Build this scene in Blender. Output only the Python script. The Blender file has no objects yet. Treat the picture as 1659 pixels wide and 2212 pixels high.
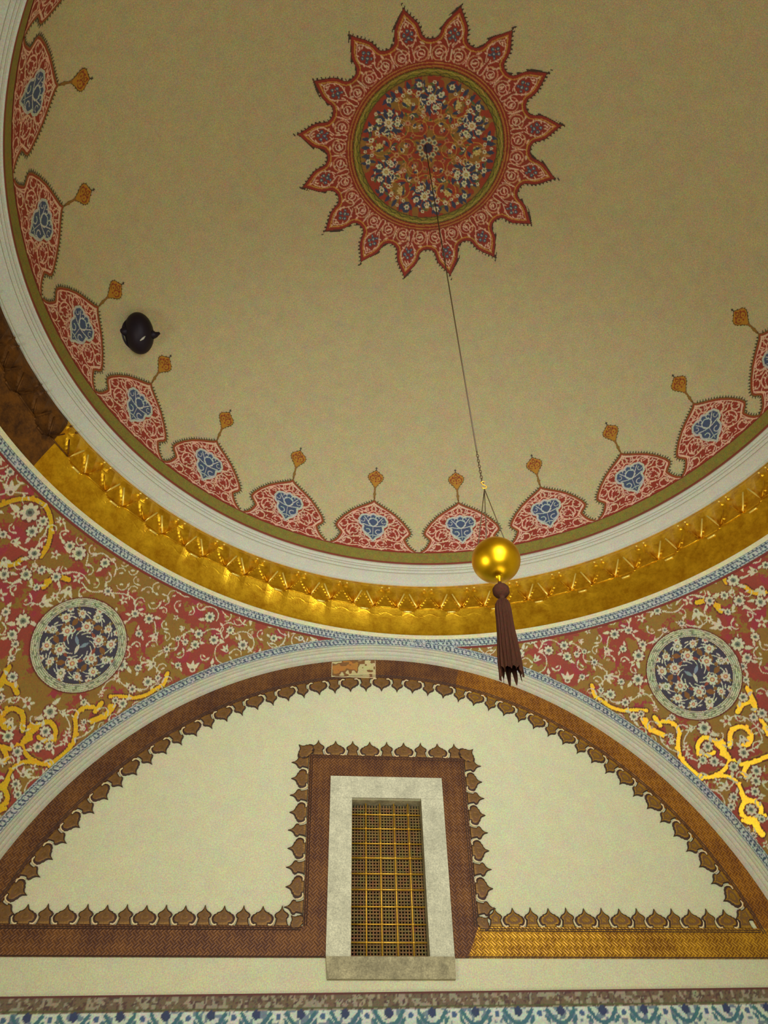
import bpy, bmesh, math, random
import numpy as np
from mathutils import Vector, Matrix
R = math.radians; PI = math.pi
rng = np.random.default_rng(7)
sc = bpy.context.scene
COL = sc.collection

# ------------------------------------------------------------------ camera
cam_d = bpy.data.cameras.new('camera'); cam = bpy.data.objects.new('camera', cam_d); COL.objects.link(cam)
def set_camera(loc, pitch, yaw, roll, f):
    P, Y, Q = R(pitch), R(yaw), R(roll)
    fwd = Vector((math.sin(Y)*math.cos(P), math.cos(Y)*math.cos(P), math.sin(P)))
    r = Vector((math.cos(Y), -math.sin(Y), 0)); u = r.cross(fwd)
    r2 = r*math.cos(Q) + u*math.sin(Q); u2 = -r*math.sin(Q) + u*math.cos(Q)
    m = Matrix((r2, u2, -fwd)).transposed().to_4x4(); m.translation = loc
    cam.matrix_world = m
    cam_d.sensor_fit = 'HORIZONTAL'; cam_d.sensor_width = 36; cam_d.lens = f/1659*36
    cam_d.clip_start = .05; cam_d.clip_end = 100
set_camera((-.7912, -3.8559, 0), 45.447, 5.929, -1.735, 1726.8)
sc.camera = cam

# ------------------------------------------------------------------ view, world, lights
sc.view_settings.view_transform = 'Standard'; sc.view_settings.look = 'None'
sc.view_settings.gamma = 1; sc.view_settings.use_curve_mapping = False
sc.view_settings.exposure = -0.25
w = bpy.data.worlds.new('world'); sc.world = w; w.use_nodes = True
w.node_tree.nodes['Background'].inputs[0].default_value = (.9, .85, .7, 1)
w.node_tree.nodes['Background'].inputs[1].default_value = .25
def area(name, loc, aim, size, power, col):
    d = bpy.data.lights.new(name, 'AREA'); d.shape = 'RECTANGLE'; d.size, d.size_y = size; d.energy = power; d.color = col
    o = bpy.data.objects.new(name, d); COL.objects.link(o); o.location = loc
    o.rotation_euler = (Vector(aim)-Vector(loc)).to_track_quat('-Z', 'Y').to_euler(); return o
# area lights out of view, added behind, left of and below the viewer
area('back_fill', (.6, -4.3, .9), (.6, 4.5, 5.4), (2.2, 1.6), 165, (.97, 1, .97))
area('left_side_light', (-4.3, -1.4, 1.2), (2.2, 4.5, 5.6), (1.4, 1.6), 150, (1, .98, .88))  # placed from the highlights on the ball and the right-hand ribbons
area('upper_back_fill', (.8, -4.5, 3.6), (.5, 4.5, 5.9), (1.6, 2.0), 105, (.94, 1, 1.02)).data.spread = R(78)  # added with a narrow beam to brighten the front rim of the dome
area('floor_fill', (1.2, .6, -1.3), (.6, 1.5, 10), (2.4, 2.4), 85, (1, .97, .86))  # fill added from below to lift the upper dome

# ------------------------------------------------------------------ colour and material helpers
def lin(c):
    c = np.asarray(c, float)/255
    return np.where(c <= .04045, c/12.92, ((c+.055)/1.055)**2.4)
def nt(name):
    m = bpy.data.materials.new(name); m.use_nodes = True
    return m, m.node_tree.nodes, m.node_tree.links, m.node_tree.nodes['Principled BSDF']
def speckle(N, L, src, b, amt=.1, scale=6, grain=.2, gscale=75, mono=False):
    """mottled, hand-plastered variation of a colour socket: broad blotches and a sandy grain"""
    tc = N.new('ShaderNodeTexCoord'); cur = src
    for sc_, am, det in ((scale, amt, 4), (gscale, grain, 2)):
        n1 = N.new('ShaderNodeTexNoise'); n1.inputs['Scale'].default_value = sc_; n1.inputs['Detail'].default_value = det
        n1.inputs['Roughness'].default_value = .7
        L.new(tc.outputs['Object'], n1.inputs['Vector'])
        cb = N.new('ShaderNodeCombineColor'); sp = N.new('ShaderNodeSeparateColor'); L.new(n1.outputs['Color'], sp.inputs[0])
        for i in range(3):
            mr = N.new('ShaderNodeMapRange'); mr.clamp = False; mr.inputs[1].default_value = .3; mr.inputs[2].default_value = .7
            mr.inputs[3].default_value = 1-am; mr.inputs[4].default_value = 1+am
            L.new(n1.outputs[0] if mono else sp.outputs[i], mr.inputs[0]); L.new(mr.outputs[0], cb.inputs[i])
        mx = N.new('ShaderNodeMix'); mx.data_type = 'RGBA'; mx.blend_type = 'MULTIPLY'; mx.inputs[0].default_value = 1
        if isinstance(cur, bpy.types.NodeSocket): L.new(cur, mx.inputs[6])
        else: mx.inputs[6].default_value = (*cur, 1)
        L.new(cb.outputs[0], mx.inputs[7]); cur = mx.outputs[2]
    L.new(cur, b.inputs['Base Color'])
    return tc
def mat_plain(name, rgb, rough=.8, metal=0, amt=.10, scale=6, bump=0, bscale=60, grain=.12, mono=False):
    m, N, L, b = nt(name)
    tc = speckle(N, L, tuple(lin(rgb)), b, amt, scale, grain, mono=mono)
    b.inputs['Roughness'].default_value = rough; b.inputs['Metallic'].default_value = metal
    if bump:
        n = N.new('ShaderNodeTexNoise'); n.inputs['Scale'].default_value = bscale; n.inputs['Detail'].default_value = 5
        L.new(tc.outputs['Object'], n.inputs['Vector'])
        bp = N.new('ShaderNodeBump'); bp.inputs['Strength'].default_value = bump; bp.inputs['Distance'].default_value = .02
        L.new(n.outputs[0], bp.inputs['Height']); L.new(bp.outputs[0], b.inputs['Normal'])
    return m
def mat_painted(name, amt=.12, scale=9):
    """reads the hand-painted pattern of a surface (alpha = gilding)"""
    m, N, L, b = nt(name)
    a = N.new('ShaderNodeAttribute'); a.attribute_name = 'Paint'
    speckle(N, L, a.outputs['Color'], b, amt, scale, .22)
    L.new(a.outputs['Alpha'], b.inputs['Metallic'])
    mr = N.new('ShaderNodeMapRange'); mr.inputs[3].default_value = .75; mr.inputs[4].default_value = .38
    L.new(a.outputs['Alpha'], mr.inputs[0]); L.new(mr.outputs[0], b.inputs['Roughness'])
    return m
def mat_braid(name, c1, c2, metal, rough, spec=.5):
    """gilded plaster tooled with a diagonal basket weave"""
    m, N, L, b = nt(name)
    tc = N.new('ShaderNodeTexCoord'); mp = N.new('ShaderNodeMapping'); mp.inputs['Rotation'].default_value = (PI/2, PI/4, 0)
    mp.inputs['Rotation'].default_value = (0, PI/4, 0)
    L.new(tc.outputs['Object'], mp.inputs[0])
    se = N.new('ShaderNodeSeparateXYZ'); L.new(mp.outputs[0], se.inputs[0])
    def wave(sock, k):
        mu = N.new('ShaderNodeMath'); mu.operation = 'MULTIPLY'; mu.inputs[1].default_value = k; L.new(sock, mu.inputs[0])
        si = N.new('ShaderNodeMath'); si.operation = 'SINE'; L.new(mu.outputs[0], si.inputs[0]); return si.outputs[0]
    def mul(a_, b_, op='MULTIPLY'):
        mu = N.new('ShaderNodeMath'); mu.operation = op
        L.new(a_, mu.inputs[0])
        if isinstance(b_, (int, float)): mu.inputs[1].default_value = b_
        else: L.new(b_, mu.inputs[1])
        return mu.outputs[0]
    chk = mul(wave(se.outputs[0], 2*PI/.104), wave(se.outputs[2], 2*PI/.104))
    g = mul(chk, 0, 'GREATER_THAN')
    ws = wave(se.outputs[0], 2*PI/.026); wt = wave(se.outputs[2], 2*PI/.026)
    mx = N.new('ShaderNodeMix'); L.new(g, mx.inputs[0]); L.new(ws, mx.inputs[2]); L.new(wt, mx.inputs[3])
    n = N.new('ShaderNodeTexNoise'); n.inputs['Scale'].default_value = 3.2; n.inputs['Detail'].default_value = 8; n.inputs['Roughness'].default_value = .75
    L.new(tc.outputs['Object'], n.inputs['Vector'])
    f = mul(mx.outputs[0], .20); f2 = mul(n.outputs[0], 1.5); f3 = mul(f, f2, 'ADD'); f4 = mul(f3, -.25, 'ADD')
    cr = N.new('ShaderNodeValToRGB'); cr.color_ramp.elements[0].color = (*lin(c1), 1); cr.color_ramp.elements[1].color = (*lin(c2), 1)
    cr.color_ramp.elements[0].position = .25; cr.color_ramp.elements[1].position = .8
    L.new(f4, cr.inputs[0]); L.new(cr.outputs[0], b.inputs['Base Color'])
    b.inputs['Metallic'].default_value = metal; b.inputs['Roughness'].default_value = rough
    bp = N.new('ShaderNodeBump'); bp.inputs['Strength'].default_value = .4; bp.inputs['Distance'].default_value = .004
    L.new(mx.outputs[0], bp.inputs['Height']); L.new(bp.outputs[0], b.inputs['Normal'])
    return m
def mat_gold(name, c1, c2, metal=.85, rough=.4, bump=.35):
    m, N, L, b = nt(name)
    tc = N.new('ShaderNodeTexCoord')
    n = N.new('ShaderNodeTexNoise'); n.inputs['Scale'].default_value = 7; n.inputs['Detail'].default_value = 9; n.inputs['Roughness'].default_value = .8
    L.new(tc.outputs['Object'], n.inputs['Vector'])
    cr = N.new('ShaderNodeValToRGB'); cr.color_ramp.elements[0].color = (*lin(c1), 1); cr.color_ramp.elements[1].color = (*lin(c2), 1)
    cr.color_ramp.elements[0].position = .36; cr.color_ramp.elements[1].position = .62
    L.new(n.outputs[0], cr.inputs[0]); L.new(cr.outputs[0], b.inputs['Base Color'])
    b.inputs['Metallic'].default_value = metal; b.inputs['Roughness'].default_value = rough
    n2 = N.new('ShaderNodeTexNoise'); n2.inputs['Scale'].default_value = 45; n2.inputs['Detail'].default_value = 6
    L.new(tc.outputs['Object'], n2.inputs['Vector'])
    bp = N.new('ShaderNodeBump'); bp.inputs['Strength'].default_value = bump; bp.inputs['Distance'].default_value = .012
    L.new(n2.outputs[0], bp.inputs['Height']); L.new(bp.outputs[0], b.inputs['Normal'])
    return m

CREAM = (208, 204, 166)
M = {}
M['plaster'] = mat_plain('cream_plaster', CREAM, .85, amt=.07, grain=.24)
M['dome'] = mat_plain('dome_plaster', (196, 182, 138), .85, amt=.10, grain=.34)
M['moulding'] = mat_plain('moulding_plaster', (200, 200, 184), .8, amt=.06, grain=.2)
M['groove'] = mat_plain('grey_groove', (150, 146, 122), .8)
M['red_line'] = mat_plain('red_line', (130, 58, 40), .7, amt=.2)
M['green'] = mat_plain('olive_stripe', (136, 124, 52), .7, amt=.2, scale=14, grain=.4)
M['paint'] = mat_painted('painted_ornament')
M['gold'] = mat_gold('gilding', (194, 136, 16), (244, 194, 40), .85, .36, .12)
M['gold_unlit'] = mat_gold('unlit_gilding', (66, 38, 16), (128, 80, 22), .5, .6)  # gold that reflects only dark, put into a darker base colour
M['gold_rib'] = mat_gold('gilded_rib', (255, 220, 100), (255, 230, 120), .55, .32, .05)
M['ball'] = mat_gold('polished_gold', (228, 172, 20), (240, 186, 30), 1, .34, .02)
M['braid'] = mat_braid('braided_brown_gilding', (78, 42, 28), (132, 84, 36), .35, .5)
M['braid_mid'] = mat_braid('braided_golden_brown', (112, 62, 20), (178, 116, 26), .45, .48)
M['braid_bright'] = mat_braid('braided_lit_gilding', (128, 80, 18), (214, 158, 38), .55, .42)  # gold-leaf reflection right of the window put into a brighter colour
M['edge'] = mat_plain('dark_brown_edge', (62, 36, 24), .7, amt=.2)
M['crest'] = mat_gold('crest_brown', (96, 64, 30), (150, 108, 46), .35, .5, .6)
M['crest_gold'] = mat_gold('crest_gold', (120, 82, 18), (176, 130, 34), .4, .5, .6)
M['crest_in'] = mat_plain('crest_inner_brown', (112, 74, 34), .6, amt=.2)  # darker brown ring inside each crest leaf
M['curl'] = mat_plain('cream_curl', (222, 200, 150), .6)
M['stone'] = mat_plain('worn_marble', (200, 196, 168), .75, amt=.2, scale=5, bump=.25, bscale=25, grain=.25, mono=True)
M['stone_dark'] = mat_plain('weathered_marble', (160, 150, 116), .8, amt=.4, scale=6, bump=.4, bscale=25, grain=.3, mono=True)
M['bar'] = mat_gold('gilded_bar', (226, 170, 48), (240, 190, 70), .5, .4, .05)
M['lattice'] = mat_plain('wooden_lattice', (126, 96, 46), .7, amt=.35, scale=14)
M['void'] = mat_plain('dark_void', (26, 22, 18), .9)
M['black'] = mat_plain('black_metal', (34, 24, 34), .5, .3)
M['cord'] = mat_plain('dark_cord', (70, 52, 26), .6)
M['tassel'] = mat_plain('brown_tassel', (66, 38, 26), .95, amt=.3, scale=90)
for k_ in ('tassel', 'black'): M[k_].node_tree.nodes['Principled BSDF'].inputs['Specular IOR Level'].default_value = .08 if k_ == 'tassel' else .3
M['floor'] = mat_plain('stone_floor', (150, 138, 112), .6)

# ------------------------------------------------------------------ object helpers
def tag(o, label=None, cat=None, group=None, kind=None):
    if label: o['label'] = label
    if cat: o['category'] = cat
    if group: o['group'] = group
    if kind: o['kind'] = kind
    return o
def empty(name, loc=(0, 0, 0)):
    o = bpy.data.objects.new(name, None); COL.objects.link(o); o.location = loc; o.empty_display_size = .1; return o
def mesh_obj(name, V, F, mats, parent=None, cols=None, mi=None, smooth=False):
    me = bpy.data.meshes.new(name)
    V = np.asarray(V, np.float32).reshape(-1, 3)
    if isinstance(F, np.ndarray):
        n, k = F.shape
        me.vertices.add(len(V)); me.vertices.foreach_set('co', V.ravel())
        me.loops.add(n*k); me.loops.foreach_set('vertex_index', F.astype(np.int32).ravel())
        me.polygons.add(n); me.polygons.foreach_set('loop_start', np.arange(0, n*k, k, dtype=np.int32))
        try: me.polygons.foreach_set('loop_total', np.full(n, k, np.int32))
        except Exception: pass
        me.update(calc_edges=True)
    else:
        me.from_pydata([tuple(map(float, v)) for v in V], [], [tuple(map(int, f)) for f in F]); me.update()
    for m in (mats if isinstance(mats, (list, tuple)) else [mats]): me.materials.append(m)
    if mi is not None: me.polygons.foreach_set('material_index', np.asarray(mi, np.int32))
    if cols is not None:
        a = me.attributes.new('Paint', 'FLOAT_COLOR', 'POINT'); a.data.foreach_set('color', np.asarray(cols, np.float32).ravel())
    me.polygons.foreach_set('use_smooth', np.full(len(me.polygons), bool(smooth)))
    me.update()
    o = bpy.data.objects.new(name, me); COL.objects.link(o)
    if parent: o.parent = parent
    return o
def grid_faces(h, w_, keep=None, wrap=False):
    i, j = np.meshgrid(np.arange(h-1), np.arange(w_ if wrap else w_-1), indexing='ij')
    j2 = (j+1) % w_
    F = np.stack([i*w_+j, i*w_+j2, (i+1)*w_+j2, (i+1)*w_+j], -1)
    return F[keep] if keep is not None else F.reshape(-1, 4)
def grid_obj(name, P, mats, parent=None, cols=None, keep=None, mi=None, smooth=True, wrap=False):
    h, w_ = P.shape[:2]; F = grid_faces(h, w_, keep, wrap); F = F.reshape(-1, 4)
    u, inv = np.unique(F, return_inverse=True)
    V = P.reshape(-1, 3)[u]; c = None if cols is None else cols.reshape(-1, 4)[u]
    return mesh_obj(name, V, inv.reshape(-1, 4), mats, parent, c, mi, smooth)
class Geo:
    """collects boxes, tubes and lathes into one mesh"""
    def __init__(s): s.V = []; s.F = []; s.mi = []; s.n = 0
    def add(s, V, F, mi=0):
        s.V += [tuple(v) for v in V]; s.F += [tuple(i+s.n for i in f) for f in F]; s.mi += [mi]*len(F); s.n += len(V)
    def box(s, a, b, mi=0, ch=0):
        (x0, y0, z0), (x1, y1, z1) = a, b
        V = [(x, y, z) for z in (z0, z1) for y in (y0, y1) for x in (x0, x1)]
        s.add(V, [(0, 2, 3, 1), (4, 5, 7, 6), (0, 1, 5, 4), (2, 6, 7, 3), (0, 4, 6, 2), (1, 3, 7, 5)], mi)
    def tube(s, pts, r, k=6, mi=0, closed=False):
        pts = [Vector(p) for p in pts]; n = len(pts); V = []; up = None
        for i, p in enumerate(pts):
            t = (pts[(i+1) % n if closed else min(i+1, n-1)]-pts[(i-1) % n if closed else max(i-1, 0)]).normalized()
            if up is None: up = t.orthogonal().normalized()
            a = (up-t*up.dot(t)).normalized(); up = a; b = t.cross(a)
            rr = r[i] if isinstance(r, (list, tuple)) else r
            V += [p+(a*math.cos(2*PI*j/k)+b*math.sin(2*PI*j/k))*rr for j in range(k)]
        F = []
        for i in range(n if closed else n-1):
            i2 = (i+1) % n
            F += [(i*k+j, i*k+(j+1) % k, i2*k+(j+1) % k, i2*k+j) for j in range(k)]
        if not closed: F += [tuple(range(k))[::-1], tuple((n-1)*k+j for j in range(k))]
        s.add(V, F, mi)
    def lathe(s, prof, c=(0, 0, 0), k=48, mi=0, ripple=0, nr=1):
        V = []
        for r, z in prof:
            for j in range(k):
                a = 2*PI*j/k; q = r*(1+ripple*math.cos(nr*a)); V.append((c[0]+q*math.cos(a), c[1]+q*math.sin(a), c[2]+z))
        F = [(i*k+j, i*k+(j+1) % k, (i+1)*k+(j+1) % k, (i+1)*k+j) for i in range(len(prof)-1) for j in range(k)]
        s.add(V, F, mi)
    def prism(s, poly, y0, y1, mi=0):
        n = len(poly); V = [(x, y0, z) for x, z in poly]+[(x, y1, z) for x, z in poly]
        s.add(V, [tuple(range(n)), tuple(range(n, 2*n))[::-1]]+[(i, (i+1) % n, n+(i+1) % n, n+i) for i in range(n)], mi)
    def build(s, name, mats, parent=None, smooth=False):
        return mesh_obj(name, s.V, s.F, mats, parent, None, s.mi, smooth)

# ------------------------------------------------------------------ a canvas on which ornament is drawn in metres
def cat_rom(pts, n=8):
    p = np.asarray(pts, float)
    if len(p) < 3: return p
    q = np.vstack([2*p[0]-p[1], p, 2*p[-1]-p[-2]]); out = []
    for i in range(1, len(q)-2):
        for t in np.arange(n)/n:
            out.append(.5*(2*q[i]+(q[i+1]-q[i-1])*t+(2*q[i-1]-5*q[i]+4*q[i+1]-q[i+2])*t*t+(-q[i-1]+3*q[i]-3*q[i+1]+q[i+2])*t**3))
    out.append(p[-1]); return np.array(out)
class Canvas:
    def __init__(s, x0, x1, y0, y1, st, base=(0, 0, 0), met=0):
        s.x0, s.y0, s.st = x0, y0, st
        s.x = np.arange(x0, x1+st/2, st); s.y = np.arange(y0, y1+st/2, st)
        s.X, s.Y = np.meshgrid(s.x, s.y)
        s.C = np.zeros(s.X.shape+(4,)); s.C[..., :3] = lin(base); s.C[..., 3] = met
    def win(s, xa, xb, ya, yb):
        i0 = max(0, int((ya-s.y0)/s.st)); i1 = max(0, int((yb-s.y0)/s.st)+2)
        j0 = max(0, int((xa-s.x0)/s.st)); j1 = max(0, int((xb-s.x0)/s.st)+2)
        sl = (slice(i0, i1), slice(j0, j1)); return sl, s.X[sl], s.Y[sl]
    def put(s, sl, m, col, met=0):
        c = s.C[sl]; c[m] = (*lin(col), met)
    def disc(s, x, y, r, col, met=0):
        sl, X, Y = s.win(x-r, x+r, y-r, y+r); s.put(sl, (X-x)**2+(Y-y)**2 < r*r, col, met)
    def ring(s, x, y, r, w_, col, met=0):
        sl, X, Y = s.win(x-r-w_, x+r+w_, y-r-w_, y+r+w_); s.put(sl, abs(np.hypot(X-x, Y-y)-r) < w_/2, col, met)
    def flower(s, x, y, r, pet, core, n=6, rot=0, dot=None):
        sl, X, Y = s.win(x-r, x+r, y-r, y+r); d = np.hypot(X-x, Y-y); a = np.arctan2(Y-y, X-x)-rot
        s.put(sl, d < r*(.66+.34*abs(np.cos(n/2*a))), pet); s.put(sl, d < .42*r, core)
        if dot: s.put(sl, d < .2*r, dot)
    def leaf(s, x, y, L, w_, ang, col, met=0):
        sl, X, Y = s.win(x-L, x+L, y-L, y+L); c, t = math.cos(ang), math.sin(ang)
        u = (X-x)*c+(Y-y)*t; v = -(X-x)*t+(Y-y)*c
        s.put(sl, abs(v) < w_*(1-np.clip(abs(u)/L, 0, 1)**1.6)*(abs(u) < L), col, met)
    def stroke(s, pts, w_, col, met=0, taper=0, sm=True):
        p = cat_rom(pts) if sm else np.asarray(pts, float); n = len(p)-1
        for i in range(n):
            a, b = p[i], p[i+1]; ww = w_*(1-taper*i/max(1, n))
            sl, X, Y = s.win(min(a[0], b[0])-ww, max(a[0], b[0])+ww, min(a[1], b[1])-ww, max(a[1], b[1])+ww)
            d = b-a; q = np.clip(((X-a[0])*d[0]+(Y-a[1])*d[1])/max(1e-12, d@d), 0, 1)
            s.put(sl, np.hypot(X-a[0]-q*d[0], Y-a[1]-q*d[1]) < ww/2, col, met)
    def inside(s, poly):
        p = np.asarray(poly, float); X, Y = s.X, s.Y; m = np.zeros(X.shape, bool); n = len(p)
        for i in range(n):
            x1, y1 = p[i]; x2, y2 = p[(i+1) % n]
            if y1 == y2: continue
            c = ((Y >= y1) != (Y >= y2)) & (X < (x2-x1)*(Y-y1)/(y2-y1)+x1); m ^= c
        return m
    def dist(s, poly, closed=True):
        p = np.asarray(poly, float); D = np.full(s.X.shape, 9.); n = len(p)
        for i in range(n if closed else n-1):
            a, b = p[i], p[(i+1) % n]; d = b-a
            q = np.clip(((s.X-a[0])*d[0]+(s.Y-a[1])*d[1])/max(1e-12, d@d), 0, 1)
            D = np.minimum(D, np.hypot(s.X-a[0]-q*d[0], s.Y-a[1]-q*d[1]))
        return D
    def cells(s, m): return m[:-1, :-1] & m[1:, :-1] & m[:-1, 1:] & m[1:, 1:]
def vnoise(X, Y, f, seed):
    g = np.random.default_rng(seed).random((256, 256)); x = X*f+1000; y = Y*f+1000
    i = np.floor(x).astype(int); j = np.floor(y).astype(int); a = x-i; b = y-j; a = a*a*(3-2*a); b = b*b*(3-2*b)
    G = lambda q, w_: g[q % 256, w_ % 256]
    return (G(i, j)*(1-a)+G(i+1, j)*a)*(1-b)+(G(i, j+1)*(1-a)+G(i+1, j+1)*a)*b

# ------------------------------------------------------------------ the measured building
CX, CY = .383, -.014                      # axis of the dome
RR, ZR, HD = 4.224, 7.245, 3.557          # rim radius and height, rise of the dome
SC = np.array([0, 0, 1.696]); RS = 4.5*2**.5   # pendentive sphere
WY, WA, ZA = 4.72, 4.50, 1.70             # lunette wall, arch plane, arch centre
_t = np.linspace(0, PI/2, 3000); _r = RR*np.cos(_t); _z = HD*np.sin(_t)
_S = np.concatenate([[0], np.cumsum(np.hypot(np.diff(_r), np.diff(_z)))])
def dome_s(az, s, off=0.):
    """point of the dome at azimuth az (radians) and arc height s above the rim"""
    t = np.interp(s, _S, _t); r = RR*np.cos(t); z = HD*np.sin(t)
    nr, nz = np.cos(t)/RR, np.sin(t)/HD; q = np.hypot(nr, nz); r = r-off*nr/q; z = z-off*nz/q
    return np.stack([CX+r*np.sin(az), CY+r*np.cos(az), ZR+z], -1)
def dome_xy(x, y, off=0.):
    q = np.sqrt(np.clip(1-(x*x+y*y)/RR**2, 0, 1)); n = np.stack([x/RR**2, y/RR**2, q/HD], -1); n /= np.linalg.norm(n, axis=-1)[..., None]
    return np.stack([CX+x, CY+y, ZR+HD*q], -1)-off*n
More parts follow.
